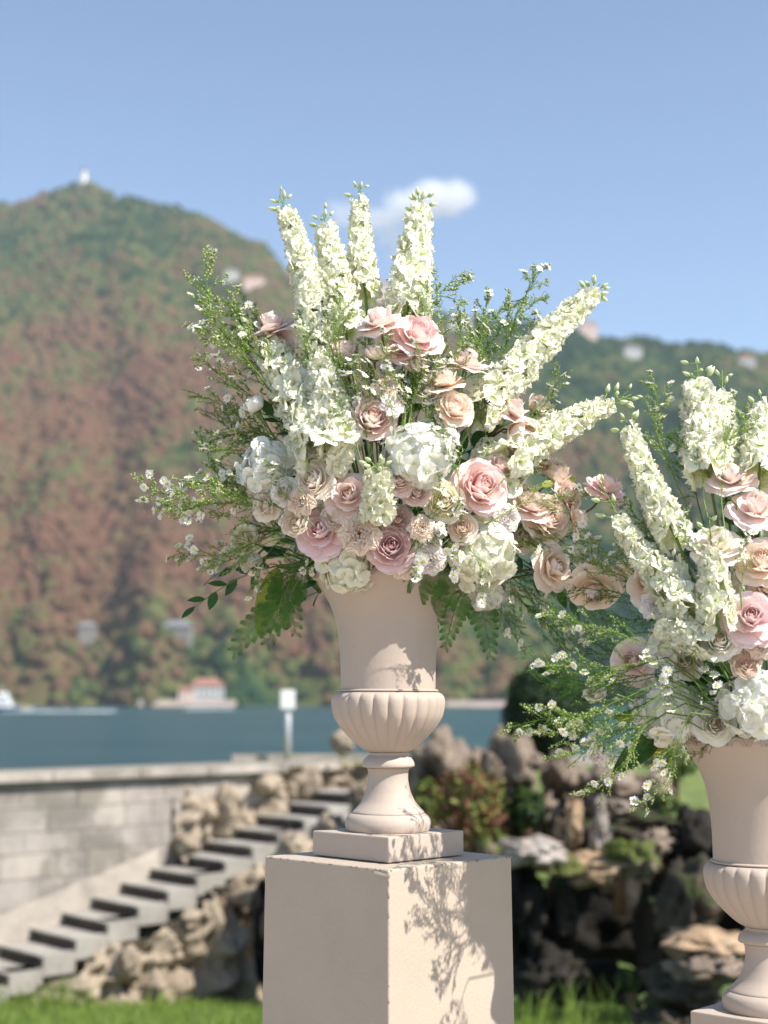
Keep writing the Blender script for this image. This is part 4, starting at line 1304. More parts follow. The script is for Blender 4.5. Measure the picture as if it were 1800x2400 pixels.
def daisy_mesh(var):
    rr = random.Random(var + 5); mb = MB(); n = 13
    for k in range(n):
        a = 2 * PI * k / n + rr.uniform(-.12, .12); ca, sa = math.cos(a), math.sin(a)
        l = rr.uniform(.85, 1.05); zz = rr.uniform(.0, .3); w = .16
        mb.add([(ca * .2 - sa * .06, sa * .2 + ca * .06, .02), (ca * .2 + sa * .06, sa * .2 - ca * .06, .02),
                (ca * .75 * l + sa * w, sa * .75 * l - ca * w, .08 + zz * .6), (ca * l, sa * l, .05 + zz), (ca * .75 * l - sa * w, sa * .75 * l + ca * w, .08 + zz * .6)],
               [(0, 1, 2, 3, 4)], 0, [0.2, .2, .8, 1, .8])
    mb.lathe([(.30, .02), (.27, .12), (.15, .20), (.001, .22)], 8, 1, cap=False)
    mb.lathe([(.05, -.35), (.22, -.15), (.28, .0)], 6, 2, cap=False)
    return mb.mesh('daisy', [PM['daisy'], M_DISC, M_STEMG])
DM = [daisy_mesh(k) for k in range(3)]
def spray(bq, base, tip, nd, label, db=0.0, dt=0.0, droop=0.0, wisp=False, name=None, size=1.0):
    d0 = dome(bq, base[0], base[1], db); d1 = dome(bq, tip[0], tip[1], dt)
    a, b_ = P(base[0], base[1], d0), P(tip[0], tip[1], d1)
    L_ = (b_ - a).length; ax = (b_ - a).normalized()
    V = (WSP if wisp else SPR)[FRND.randrange(4 if wisp else 6)]
    nm = name or ('greenery_spray' if wisp else 'aster_spray')
    r = empty(nm, a, label, 'greenery' if wisp else 'aster spray', ('wispy greenery' if wisp else 'aster sprays') + ' in the ' + BOUQ[bq]['name'])
    Mx = rot_to(ax, FRND.uniform(0, 6.28)) @ Matrix.Scale(L_, 4)
    o = bpy.data.objects.new('foliage', V['fol']); place(o, Mx, r); o['kind'] = 'stuff'
    if not wisp or nd:
        o = bpy.data.objects.new('buds', V['buds']); place(o, Mx, r); o['kind'] = 'stuff'
    fl = list(V['flowers']); FRND.shuffle(fl)
    for p, dr, lv in fl[:int(nd * 1.6)]:
        o = bpy.data.objects.new('daisy', DM[FRND.randrange(3)])
        dd = (rot_to(ax).to_3x3() @ dr + face(0.25, .35, .7) * .9).normalized()
        s = .0100 * FRND.uniform(.8, 1.15) * size
        place(o, Matrix.Translation(Mx @ p) @ rot_to(dd, FRND.uniform(0, 6)) @ Matrix.Scale(s, 4), r)
    m_ = BOUQ[bq]['mouth'] - a
    MB().tube([Vector((0, 0, 0)), m_ * .5 - ax * .03, m_ + Vector((0, 0, -.05))], .0016, 5).build('stem', M_STEMG, r)
    return r

# fern fronds
def pinna_mesh(seed):
    rr = random.Random(seed); mb = MB()
    mb.tube([(0, 0, 0), (.5, .04, .02), (1, .02, -.04)], [.010, .007, .003], 3, cap=False)
    for i in range(26):
        t = .05 + .93 * i / 25; side = 1 if i % 2 else -1
        ln = .42 * (1 - t) ** .8 + .06
        p = Vector((t, .03 * math.sin(t * 3), -.03 * t))
        d_ = Vector((.75, side * rr.uniform(.7, 1.0), rr.uniform(-.15, .15))).normalized()
        for k in range(9):
            a = p + d_ * ln * (k + .5) / 9
            for s2 in (1, -1):
                nd = (d_ + Vector((-d_.y, d_.x, 0)) * s2 * rr.uniform(.7, 1.2) + Vector((0, 0, rr.uniform(-.5, .5)))).normalized()
                e = Vector((nd.y, -nd.x, 0)) * .009
                mb.add([a - e, a + e, a + nd * rr.uniform(.05, .09) * (1.3 - k / 12)], [(0, 1, 2)])
    return mb.mesh('pinna', M_FERN)
PIN = [pinna_mesh(k) for k in range(3)]
def frond(bq, base, tip, label, width=.34, bend=.18, db=0.0, dt=0.0, mat=None, n=11):
    d0 = dome(bq, base[0], base[1], db); d1 = dome(bq, tip[0], tip[1], dt)
    a, b_ = P(base[0], base[1], d0), P(tip[0], tip[1], d1)
    ax = b_ - a; L_ = ax.length; axn = ax.normalized()
    nrm = (Vector((0, -1, .25)) - axn * Vector((0, -1, .25)).dot(axn)).normalized(); sd = axn.cross(nrm)
    r = empty('fern_frond', a, label, 'fern', 'fern fronds in the ' + BOUQ[bq]['name'])
    def cur(t): return ax * t + Vector((0, 0, 1)) * (bend * L_ * math.sin(PI * t) * .6) + nrm * (.1 * L_ * math.sin(PI * t))
    MB().tube([cur(i / 8) for i in range(9)], [.0016 - .001 * i / 8 for i in range(9)], 4).build('rachis', M_STEMG, r)
    for k in range(n):
        t = .12 + .86 * k / (n - 1); s_ = 1 if k % 2 else -1
        ln = L_ * width * (1 - t) ** .55 + L_ * .07
        dx = (axn * .75 + sd * s_ * .9 * (1 - .5 * t) + nrm * FRND.uniform(-.2, .2)).normalized()
        z_ = nrm; y_ = z_.cross(dx).normalized(); z_ = dx.cross(y_)
        Rm = Matrix((dx, y_, z_)).transposed().to_4x4()
        o = bpy.data.objects.new('pinna', PIN[k % 3])
        place(o, Matrix.Translation(cur(t)) @ Rm @ Matrix.Scale(ln, 4), r)
        o['kind'] = 'stuff'
        if mat: slot(o, mat)
    m_ = BOUQ[bq]['mouth'] - a
    MB().tube([Vector((0, 0, 0)), m_ * .5 + Vector((0, 0, .02)), m_ + Vector((0, 0, -.03))], .0014, 5).build('stem', M_STEMG, r)
    return r

# leaves
def leaf_mesh(wid, cup=.12, bendz=-.18, nu=4, nv=8):
    arr = np.zeros((nv + 1, nu + 1, 3))
    for i in range(nv + 1):
        v = i / nv; w = wid * math.sin(PI * v ** .85) ** .8 + .006
        for j in range(nu + 1):
            uu = 2 * j / nu - 1
            arr[i, j] = (v, w * uu, bendz * v * v + cup * wid * abs(uu) * 1.5)
    return MB().grid(arr)
LEAFM = leaf_mesh(.17).mesh('leaf', M_LEAF)
LEAFS = leaf_mesh(.24, .1, -.1, 2, 5).mesh('leaf', M_LEAF)
def lay_leaf(parent, p, dx, up, ln, mesh, mat, name='leaf'):
    dx = dx.normalized(); y_ = up.cross(dx).normalized(); z_ = dx.cross(y_)
    o = bpy.data.objects.new(name, mesh)
    place(o, Matrix.Translation(p) @ Matrix((dx, y_, z_)).transposed().to_4x4() @ Matrix.Scale(ln, 4), parent)
    slot(o, mat); return o
def leaf_sprig(bq, base, tip, n, ln, mat, label, db=0.0, dt=0.0, bend=.1, name='leaf_sprig', grp=True):
    d0 = dome(bq, base[0], base[1], db); d1 = dome(bq, tip[0], tip[1], dt)
    a, b_ = P(base[0], base[1], d0), P(tip[0], tip[1], d1)
    ax = b_ - a; L_ = ax.length; axn = ax.normalized()
    r = empty(name, a, label, 'leaf sprig', 'leaf sprigs in the ' + BOUQ[bq]['name'])
    def cur(t): return ax * t + Vector((0, 0, 1)) * bend * L_ * math.sin(PI * t)
    MB().tube([cur(i / 6) for i in range(7)], [.0018 - .001 * i / 6 for i in range(7)], 5).build('stem', M_STEMG, r)
    for k in range(n):
        t = .15 + .85 * k / max(1, n - 1)
        sd = axn.cross(Vector((0, 1, 0))).normalized() * (1 if k % 2 else -1)
        dx = axn * .8 + sd * .6 * (0 if k == n - 1 else 1) + Vector((FRND.uniform(-.3, .3), FRND.uniform(-.5, .2), FRND.uniform(-.3, .3)))
        lay_leaf(r, cur(t), dx, Vector((FRND.uniform(-.4, .4), -.7, .7)), ln * M(d0) * FRND.uniform(.8, 1.15), LEAFS, mat)
    m_ = BOUQ[bq]['mouth'] - a
    MB().tube([Vector((0, 0, 0)), m_ * .5 + Vector((0, 0, .02)), m_ + Vector((0, 0, -.03))], .0016, 5).build('lower_stem', M_STEMG, r)
    return r
def big_leaf(bq, base, tip, width, mat, label, db=0.0, dt=0.0, up=(0.2, -1, .3)):
    d0 = dome(bq, base[0], base[1], db); d1 = dome(bq, tip[0], tip[1], dt)
    a, b_ = P(base[0], base[1], d0), P(tip[0], tip[1], d1)
    L_ = (b_ - a).length
    r = empty('broad_leaf', a, label, 'leaf', 'broad leaves in the ' + BOUQ[bq]['name'])
    ms = leaf_mesh(width * M(d0) / 2 / L_, .3, -.08, 6, 10).mesh('blade', M_LEAF)
    lay_leaf(r, Vector((0, 0, 0)), b_ - a, Vector(up), L_, ms, mat, 'blade')
    pts_ = [(b_ - a) * t + Vector(up).normalized() * (.004 + -.08 * L_ * t * t * 0) for t in (0, .3, .6, .9)]
    m_ = BOUQ[bq]['mouth'] - a
    MB().tube([Vector((0, 0, 0)), m_ * .6, m_ + Vector((0, 0, -.03))], .002, 5).build('leaf_stalk', M_STEMG, r)
    return r

# ------------------------------------------------------------------ the central arrangement
A = 'in the central arrangement'
HB = [ (900, 985, 150, 'large white hydrangea at the heart of the central arrangement', (.1, .45, .9), -.01, 'hyd'),
  (578, 1012, 125, 'white hydrangea bulging out at the left side of the central arrangement', (-.6, .2, .8), .0, 'hyd'),
  (1036, 1192, 150, 'creamy white hydrangea low on the right above the fern over the urn', (.2, -.1, 1), -.01, 'hyd_cream'),
  (752, 1222, 118, 'cream hydrangea hanging over the urn rim below the mauve roses', (-.1, -.3, 1), -.01, 'hyd_cream'),
  (1052, 1277, 88, 'small shaded hydrangea hanging under the creamy white one, right of the urn', (.3, -.5, .8), .03, 'hyd'),
  (690, 985, 95, 'white hydrangea between the left bulging one and the lowest left spire', (-.2, .4, .9), .03, 'hyd'),
  (960, 935, 70, 'small white hydrangea half hidden behind aster stems above the heart', (.3, .5, .8), .05, 'hyd'),
  (1060, 985, 80, 'white hydrangea behind the brown forked rose stem', (.4, .4, .8), .06, 'hyd_cream')]
for x, y, dm, lb, fd, dz, cl_ in HB: hydrangea(1, x, y, dm, lb, fd, dz, cl_)

RA = [ # x, y, diam, colour, kind, facing, label, dz, stem
 (583, 690, 100, 'blush', 'reflex', (-.35, .85, .35), 'blush rose at upper left seen from the side on a bare brown stem', -.05, 'b'),
 (612, 742, 66, 'pink', 'reflex', (.3, .1, -.6), 'peach pink rose seen from behind just below the upper left side rose', .05, 'b'),
 (688, 708, 56, 'blush', 'full', (.1, .5, .6), 'small pale rose behind daisies between the two left spires', .06, 'g'),
 (815, 680, 96, 'blush', 'reflex', (-.25, .85, .45), 'pale pink rose tilted up at the foot of the tallest right spire', -.07, 'b'),
 (908, 712, 110, 'pink', 'open', (.25, .55, .75), 'warm pink rose behind asters below the top right spire', -.06, 'b'),
 (811, 764, 48, 'peach', 'bud', (.05, .9, .4), 'round peach bud between the two upper pink roses and the carnation', -.04, 'b'),
 (1010, 768, 100, 'blush', 'reflex', (.2, .9, .25), 'blush rose with curled back petals at upper right seen from the side', -.04, 'g'),
 (958, 812, 86, 'peach', 'open', (-.1, .9, .4), 'cream peach rose tilted upward below the upper right side rose', -.04, 'g'),
 (985, 876, 86, 'peach', 'full', (.3, .35, .85), 'cream peach rose under the tilted one with petals turned right', -.05, 'g'),
 (806, 898, 102, 'blush', 'full', (.15, .25, .95), 'perfect blush rose facing the viewer at the centre above the white hydrangea', -.03, 'g'),
 (1111, 872, 92, 'pink', 'open', (.5, .65, .35), 'pink rose at the right on the upper arm of the brown forked stem', -.02, 'b'),
 (1126, 940, 84, 'peach', 'bud', (.45, -.5, .7), 'drooping cream peach rose just under the pink one on the forked stem', -.02, 'b'),
 (1201, 1022, 62, 'peach', 'bud', (.5, .6, .6), 'peach rosebud beyond the forked stem at the right side', .0, 'b'),
 (1045, 1046, 118, 'pink', 'full', (.35, .2, .9), 'largest pink rose, wide open right of the cream yellow rose', -.03, 'g'),
 (960, 1080, 86, 'lemon', 'full', (.05, .15, 1), 'cream yellow rose facing the viewer left of the largest pink rose', -.02, 'g'),
 (752, 1066, 104, 'blush', 'reflex', (-.15, .25, .9), 'blush pink rose with pointed petals left of the upright white spire front', -.02, 'g'),
 (672, 1035, 88, 'cream', 'full', (-.4, .2, .85), 'cream peach rose with spiral centre beside the left hydrangea', -.03, 'g'),
 (700, 1010, 70, 'cream', 'reflex', (.6, .5, .3), 'cream rose petals fanned out just behind the spiral cream rose', .02, 'g'),
 (633, 1126, 60, 'cream', 'ranunculus', (-.3, .05, .95), 'small cream peach rose at lower left touching the mauve rose', -.05, 'g'),
 (688, 1142, 112, 'mauve', 'reflex', (-.35, .15, .9), 'dusky mauve rose at lower left with wide swept back petals', -.03, 'g'),
 (845, 1178, 104, 'mauve', 'full', (.0, .1, 1), 'deep centred mauve rose at the bottom middle over the urn', -.03, 'g'),
 (862, 1036, 66, 'blush', 'full', (.15, .2, .9), 'pale pink rose half hidden right of the upright front spire', -.03, 'g'),
 (1190, 1120, 100, 'peach', 'full', (.45, .0, .9), 'peach rose at lower right with a swirled centre facing right', -.06, 'g'),
 (1150, 1082, 84, 'blush', 'open', (.2, .7, .6), 'pale peach rose just above the swirled peach rose', -.03, 'g'),
 (1205, 1225, 96, 'peach', 'open', (.6, .0, .75), 'cream peach rose low right hanging beyond the creamy hydrangea', -.05, 'b'),
 (1256, 1118, 84, 'peach', 'reflex', (.9, .2, .1), 'peach rose seen edge on at the far right of the central flowers', -.02, 'g'),
 (1318, 1042, 90, 'pink', 'reflex', (.35, .75, .4), 'pink rose on a long bare brown stem reaching right between the two arrangements', -.03, 'b'),
 (1283, 1285, 104, 'peach', 'reflex', (-.1, -.6, .6), 'peach rose hanging face down between the two arrangements', -.05, 'b'),
 (1338, 1262, 80, 'peach', 'reflex', (.3, -.5, .4), 'darker peach rose just right of the hanging one between arrangements', -.03, 'b'),
 (552, 876, 50, 'white', 'bud', (-.45, .8, .3), 'creamy white closed bud at the left under the wispy asters', -.02, 'g'),
 (520, 1165, 64, 'lemon', 'full', (-.5, .1, .8), 'pale yellow rose at lower left among white daisies', -.05, 'g'),
 (572, 1092, 66, 'cream', 'full', (-.4, .0, .9), 'cream rose under the left hydrangea', -.05, 'g'),
 (545, 1212, 56, 'white', 'bud', (-.3, -.6, .6), 'pale rose hanging down at lower left below the yellow one', -.03, 'g'),
 (1215, 915, 66, 'cream', 'open', (.4, .7, .5), 'cream rose tucked behind the lower right spire', .03, 'g'),
 (868, 742, 84, 'pink', 'reflex', (-.1, .6, .6), 'pink rose between the two upper pink roses, partly hidden by asters', -.03, 'g'),
 (925, 842, 62, 'cream', 'open', (-.1, .6, .7), 'small cream rose left of the cream peach roses among asters', -.03, 'g'),
 (745, 760, 60, 'blush', 'bud', (-.1, .8, .5), 'pale bud in the greenery left of the round peach bud', .0, 'g'),
 (900, 790, 56, 'peach', 'bud', (.1, .8, .5), 'peach bud in the greenery right of the round peach bud', -.01, 'g'),
 (1172, 985, 70, 'peach', 'open', (.5, .5, .6), 'peach rose between the drooping rose and the peach rosebud', .0, 'g'),
 (1232, 1066, 72, 'blush', 'full', (.6, .2, .7), 'blush rose right of the swirled peach rose near the yellow green leaves', -.02, 'g'),
 (1136, 1160, 68, 'cream', 'full', (.4, -.1, .9), 'cream rose right of the creamy hydrangea under the swirled peach rose', -.03, 'g'),
 (900, 1062, 60, 'blush', 'full', (.0, .2, 1), 'small blush rose between the upright front spire and the cream yellow rose', -.02, 'g'),
 (722, 1116, 60, 'cream', 'full', (-.2, .0, 1), 'small cream rose between the blush pink rose and the mauve rose', -.02, 'g'),
 (1000, 1138, 62, 'peach', 'full', (.1, .1, 1), 'peach rose just above the creamy low hydrangea', -.03, 'g'),
 (612, 1062, 62, 'white', 'full', (-.4, .0, .9), 'white rose below the bulging left hydrangea', -.04, 'g'),
 (1085, 1000, 64, 'blush', 'open', (.3, .5, .7), 'pale blush rose above the largest pink rose', .0, 'g'),
 (1165, 880, 60, 'peach', 'bud', (.5, .6, .4), 'peach bud right of the pink rose on the forked stem', .02, 'g'),
 (905, 935, 56, 'cream', 'full', (.0, .5, .8), 'cream rose peeping over the top of the heart hydrangea', .0, 'g'),
 (860, 1120, 64, 'blush', 'full', (.0, .1, 1), 'shaded blush rose behind the deep centred mauve rose', .0, 'g')]
for x, y, dm, cl_, kd, fd, lb, dz, stm in RA: rose(1, x, y, dm, cl_, kd, fd, lb, dz, stm)
CA = [(650, 1082, 64, 'carn', (-.3, .0, .9), 'peach carnation between the spiral cream rose and the small cream rose', -.05),
 (776, 1152, 86, 'carn', (-.05, .0, 1), 'apricot carnation between the two mauve roses', -.05),
 (872, 1222, 62, 'carn', (.1, -.3, .9), 'small apricot carnation under the bottom middle mauve rose', -.04),
 (912, 1140, 58, 'carn', (.1, .1, 1), 'peach carnation beside daisies right of the bottom middle mauve rose', -.05),
 (1097, 1118, 62, 'carn_pale', (.4, .0, .9), 'pale pink carnation below the largest pink rose', -.02),
 (832, 832, 60, 'carn', (-.1, .5, .8), 'peach carnation above the perfect blush rose', -.04),
 (850, 872, 58, 'carn_pale', (.4, .2, .8), 'pale carnation peeping out right of the perfect blush rose', -.04),
 (930, 1210, 64, 'carn_pale', (.1, -.2, .9), 'pale cream carnation behind daisies above the fern on the urn', -.06)]
for x, y, dm, cl_, fd, lb, dz in CA: rose(1, x, y, dm, cl_, 'carnation', fd, lb, dz, 'g', 'carnation', 'carnation')

SA = [((604, 422), (690, 752), 92, 'leftmost tall white delphinium spire rising against the sky', .0, .02, 7, -.05, .12, 1.1, .5),
 ((698, 462), (748, 720), 92, 'white delphinium spire with a forked budded tip right of the leftmost tall one', .03, .03, 7, .0, .12, 1.0, .55),
 ((776, 398), (790, 640), 76, 'slim tallest white delphinium spire against the cloud', .05, .05, 6, .03, .14, 1.1, .5),
 ((908, 436), (878, 700), 110, 'thick tall white delphinium spire right of the cloud tail', .02, .02, 10, .0, .08, 1.2, .55),
 ((548, 712), (700, 975), 140, 'broad white delphinium spire leaning left with a nodding green budded tip', -.02, -.02, 9, -.06, .14, 1.3, .5),
 ((682, 722), (735, 960), 118, 'short white delphinium spire at centre left with large open florets', -.03, -.02, 4, .0, .12, 1.1, .42),
 ((1292, 622), (1030, 900), 100, 'long white delphinium spire leaning out to the upper right', .0, .02, 11, .03, .07, 1.15, .55),
 ((1364, 852), (1095, 1000), 96, 'lower right white delphinium spire arching out with dangling buds', .0, .0, 10, .06, .20, 1.0, .5),
 ((815, 1000), (818, 1112), 92, 'stubby white delphinium facing the viewer in the middle of the roses', -.06, -.03, 10, .0, .2, 1.5, .7),
 ((765, 930), (720, 1000), 80, 'small cluster of white delphinium florets under the short spire', -.02, .0, 2, .0, .05, 1.4, .8),
 ((1180, 900), (1075, 1060), 90, 'white delphinium spire low at right behind the drooping peach rose', .03, .04, 3, .0, .1, 1.1, .6)]
for tip, base, w, lb, dt, db, nb, bd, gp, dn, tp_ in SA: spike(1, tip, base, w, lb, dt, db, nb, bd, gp, dn, True, tp_)

AS = [ # base, tip, daisies, label, db, dt
 ((610, 880), (440, 562), 12, 'tall aster spray highest on the left edge of the central arrangement', .02, .0),
 ((640, 870), (470, 640), 8, 'aster spray just inside the highest left one', .03, .02),
 ((640, 890), (427, 700), 7, 'aster spray second from the top on the left edge', .03, .0),
 ((620, 930), (428, 772), 7, 'aster spray third from the top on the left edge', .03, .0),
 ((600, 970), (426, 852), 5, 'aster spray level with the white closed bud on the left edge', .04, .0),
 ((600, 1010), (424, 938), 5, 'thin aster spray above the hydrangea side on the left edge', .03, .0),
 ((640, 1090), (318, 1048), 20, 'longest daisy covered aster spray pointing far left', -.03, -.02),
 ((630, 1110), (350, 1092), 18, 'daisy covered aster spray just under the longest left one', -.03, -.03),
 ((620, 1120), (410, 1040), 14, 'dense white daisy spray over the top of the longest left ones', -.04, -.04),
 ((620, 1140), (382, 1190), 10, 'aster spray pointing left and slightly down beside the yellow rose', -.02, -.02),
 ((620, 1160), (448, 1232), 8, 'aster spray drooping at lower left under the yellow rose', -.02, .0),
 ((600, 1170), (545, 1290), 4, 'short aster spray hanging straight down at lower left', .0, -.02),
 ((740, 880), (690, 610), 8, 'aster spray rising between the leftmost spire and the forked one', -.02, -.02),
 ((770, 900), (735, 640), 9, 'aster spray in front of the forked tip spire', -.03, -.04),
 ((720, 860), (655, 690), 7, 'aster spray over the lower part of the leftmost spire', -.03, -.03),
 ((800, 930), (790, 700), 5, 'aster spray rising in front of the round peach bud', -.02, -.03),
 ((745, 930), (700, 740), 7, 'aster spray between the broad left spire and the short spire', -.02, -.02),
 ((885, 900), (988, 596), 13, 'aster spray with open daisies against the sky right of the thick spire', -.02, .0),
 ((875, 900), (930, 670), 8, 'aster spray crossing the warm pink upper rose', -.04, -.04),
 ((930, 940), (985, 690), 6, 'aster spray left of the upper right side rose', -.03, .0),
 ((1000, 900), (1160, 588), 14, 'tall aster spray against the sky between thick spire and right spire', .02, .02),
 ((1000, 890), (1055, 650), 9, 'aster spray left of the tall right sky one', .03, .03),
 ((1020, 900), (1105, 650), 7, 'aster spray between the two right sky ones', .03, .02),
 ((1110, 950), (1208, 790), 10, 'small aster spray beyond the pink rose at right', .02, .0),
 ((990, 1090), (955, 915), 10, 'aster spray standing in front of the heart hydrangea', -.05, -.04),
 ((930, 1000), (905, 800), 5, 'green aster spray between the peach roses and the blush rose', -.02, -.02),
 ((900, 1160), (950, 1020), 6, 'aster spray left of the cream yellow rose', -.05, -.05),
 ((1060, 1060), (1170, 990), 6, 'aster spray laid over the lower right spire', -.05, -.04),
 ((1090, 1110), (1260, 1070), 6, 'thin aster spray reaching right over the swirled peach rose', -.04, -.03),
 ((1060, 1190), (1265, 1200), 10, 'aster spray reaching right between the low peach rose and swirled one', -.02, -.01),
 ((890, 1240), (950, 1140), 16, 'clump of open daisies beside the creamy low hydrangea', -.06, -.05),
 ((900, 1130), (915, 1210), 8, 'tiny daisy spray hanging over the urn rim', -.05, -.05),
 ((1050, 1220), (1190, 1310), 6, 'aster spray drooping at lower right below the peach roses', .0, .0),
 ((1080, 1230), (1250, 1400), 10, 'aster spray hanging furthest down between the two arrangements', .02, .04),
 ((1070, 1250), (1140, 1400), 5, 'aster spray hanging right of the fern beside the urn', .03, .04),
 ((640, 1050), (560, 985), 5, 'aster sprig crossing the left hydrangea', -.07, -.08),
 ((660, 1120), (590, 1040), 5, 'aster sprig under the left hydrangea', -.06, -.07),
 ((800, 960), (735, 820), 6, 'green aster sprig beside the large open florets', -.02, -.02)]
for base, tip, nd, lb, db, dt in AS: spray(1, base, tip, nd, lb, db, dt)
AS2 = [((950, 1150), (985, 1238), 9, 'daisy spray jutting forward left of the creamy low hydrangea', -.06, -.16),
 ((1000, 1170), (1045, 1295), 7, 'aster spray jutting forward below the creamy low hydrangea', -.06, -.16),
 ((900, 1160), (900, 1250), 7, 'aster spray jutting forward over the middle of the urn rim', -.06, -.14),
((850, 930), (835, 720), 9, 'aster spray before the pink rose between the upper pink ones', -.05, -.07),
 ((890, 930), (905, 745), 9, 'aster spray before the warm pink upper rose, lower one', -.05, -.07),
 ((790, 930), (760, 770), 9, 'aster spray before the pale bud in the greenery', -.04, -.05),
 ((920, 960), (960, 780), 7, 'aster spray left of the tilted cream peach rose', -.05, -.06),
 ((770, 960), (720, 850), 6, 'aster sprig right of the broad leaning spire', -.05, -.05),
((860, 960), (845, 790), 6, 'aster spray just right of the round peach bud stem', -.01, -.03),
 ((900, 960), (890, 770), 7, 'aster spray below the warm pink upper rose', -.01, -.03),
 ((760, 950), (765, 760), 6, 'aster spray in the middle left of the perfect blush rose', .0, .0),
 ((940, 960), (930, 850), 5, 'aster sprig left of the cream peach roses', -.03, -.03),
 ((1060, 960), (1060, 800), 6, 'aster spray between the upper right side rose and the right spire', .0, .0),
 ((660, 1000), (500, 880), 7, 'bushy aster spray left of the broad leaning spire', .02, .02),
 ((640, 1060), (450, 1000), 8, 'bushy aster spray left of the bulging hydrangea', .02, .0),
 ((650, 900), (520, 700), 7, 'bushy aster spray under the upper left side rose', .03, .02),
 ((720, 1180), (640, 1230), 6, 'aster sprig above the left end of the urn rim', -.02, -.02),
 ((1000, 1160), (990, 1080), 6, 'aster sprig under the largest pink rose', -.04, -.04),
 ((1130, 1180), (1190, 1160), 6, 'aster sprig between the swirled peach rose and the hydrangea', -.04, -.04)]
for base, tip, nd, lb, db, dt in AS2: spray(1, base, tip, nd, lb, db, dt)
AW = [((720, 1170), (600, 1220), 'dense dark fern under the dusky mauve rose at left', .0, -.03),
 ((700, 1200), (560, 1270), 'dense dark fern above the long yellow green leaf', .0, -.03),
 ((690, 1160), (530, 1130), 'dense green fern behind the pale yellow rose', .02, .0),
 ((1060, 1230), (1180, 1260), 'dense green fern right of the small shaded hydrangea', .02, .0),
 ((1080, 1240), (1200, 1350), 'dense green fern under the low right peach rose', .02, .0),
((830, 950), (800, 760), 'wispy green fern left of the round peach bud', .02, .02),
 ((880, 950), (910, 770), 'wispy green fern right of the round peach bud', .02, .02),
((860, 980), (870, 820), 'wispy green fern right of the perfect blush rose', .03, .02),
 ((760, 960), (750, 800), 'wispy green fern behind the short white spire', .05, .05),
 ((940, 1000), (950, 870), 'wispy green fern left of the cream peach roses', .04, .04),
 ((660, 940), (500, 660), 'wispy green fern behind the highest left aster', .07, .05),
 ((1040, 960), (1050, 800), 'wispy green fern behind the upper right side rose', .05, .05),
 ((720, 1150), (650, 1210), 'wispy fern just over the left of the urn rim', .0, .0),
 ((960, 1220), (1060, 1260), 'wispy fern under the creamy low hydrangea', .02, .0),((700, 960), (455, 890), 'wispy green fern at left above the hydrangea', .06, .05),
 ((680, 1000), (440, 960), 'wispy green fern at far left behind the hydrangea', .08, .06),
 ((690, 1040), (470, 1020), 'wispy green fern low behind the left hydrangea', .08, .08),
 ((700, 1150), (500, 1190), 'wispy dark green fern under the yellow rose', .03, .03),
 ((700, 1180), (590, 1260), 'wispy dark green fern at lower left near the urn rim', .0, .0),
 ((720, 900), (540, 760), 'wispy green fern behind the nodding spire tip', .08, .06),
 ((780, 900), (720, 700), 'wispy green fern behind the forked spire', .07, .07),
 ((850, 920), (850, 720), 'wispy green fern behind the round peach bud', .05, .05),
 ((900, 900), (960, 740), 'wispy green fern behind the upper right roses', .06, .06),
 ((980, 930), (1080, 720), 'wispy green fern behind the right sky asters', .06, .06),
 ((1000, 1000), (1130, 900), 'wispy green fern behind the forked rose stem', .07, .07),
 ((1050, 1100), (1270, 1180), 'wispy green fern right of the swirled peach rose', .05, .05),
 ((1050, 1180), (1260, 1300), 'wispy green fern between the two arrangements, upper', .05, .06),
 ((1030, 1230), (1220, 1390), 'wispy green fern between the two arrangements, lower', .06, .08),
 ((1020, 1250), (1130, 1370), 'wispy green fern drooping right of the urn rim', .06, .06),
 ((1080, 1200), (1330, 1340), 'wispy green fern stretching furthest toward the right arrangement', .08, .08),
 ((800, 1000), (770, 880), 'wispy green fern between the blush rose and the open florets', .0, .0),
 ((880, 1060), (880, 950), 'wispy green fern left of the heart hydrangea', .03, .03),
 ((900, 1110), (880, 1090), 'tuft of wispy green under the cream yellow rose', .0, .0),
 ((1000, 1120), (1080, 1140), 'tuft of wispy green behind the pale pink carnation', .03, .0),
 ((680, 1100), (560, 1150), 'wispy green fern behind the small cream rose', .03, .02)]
for base, tip, lb, db, dt in AW: spray(1, base, tip, 0, lb, db, dt, 0, True)
FA = [((640, 1235), (578, 1395), 'bright fern frond hanging lowest at the left of the urn', .0, -.02),
 ((630, 1300), (505, 1412), 'fern frond tip pointing left at the bottom of the left fern', .0, -.03),
 ((600, 1225), (640, 1370), 'fern frond hanging left of the urn neck', .02, .0),
 ((655, 1240), (612, 1330), 'short fern frond by the urn rim at left', .0, .0),
 ((905, 1225), (820, 1300), 'olive fern frond draped left over the urn front', -.02, -.05),
 ((915, 1225), (890, 1330), 'olive fern frond hanging straight down the urn front', -.02, -.05),
 ((930, 1220), (1000, 1330), 'bright green fern frond draped right over the urn', -.02, -.04),
 ((935, 1240), (940, 1350), 'narrow fern frond hanging at the right of the urn front', -.01, -.03),
 ((1000, 1270), (962, 1400), 'shaded fern frond hanging behind the urn at right', .06, .06),
 ((1030, 1280), (1060, 1420), 'dark fern frond hanging furthest down right of the urn', .05, .06)]
for base, tip, lb, db, dt in FA: frond(1, base, tip, lb, .26, .12, db, dt, n=15)
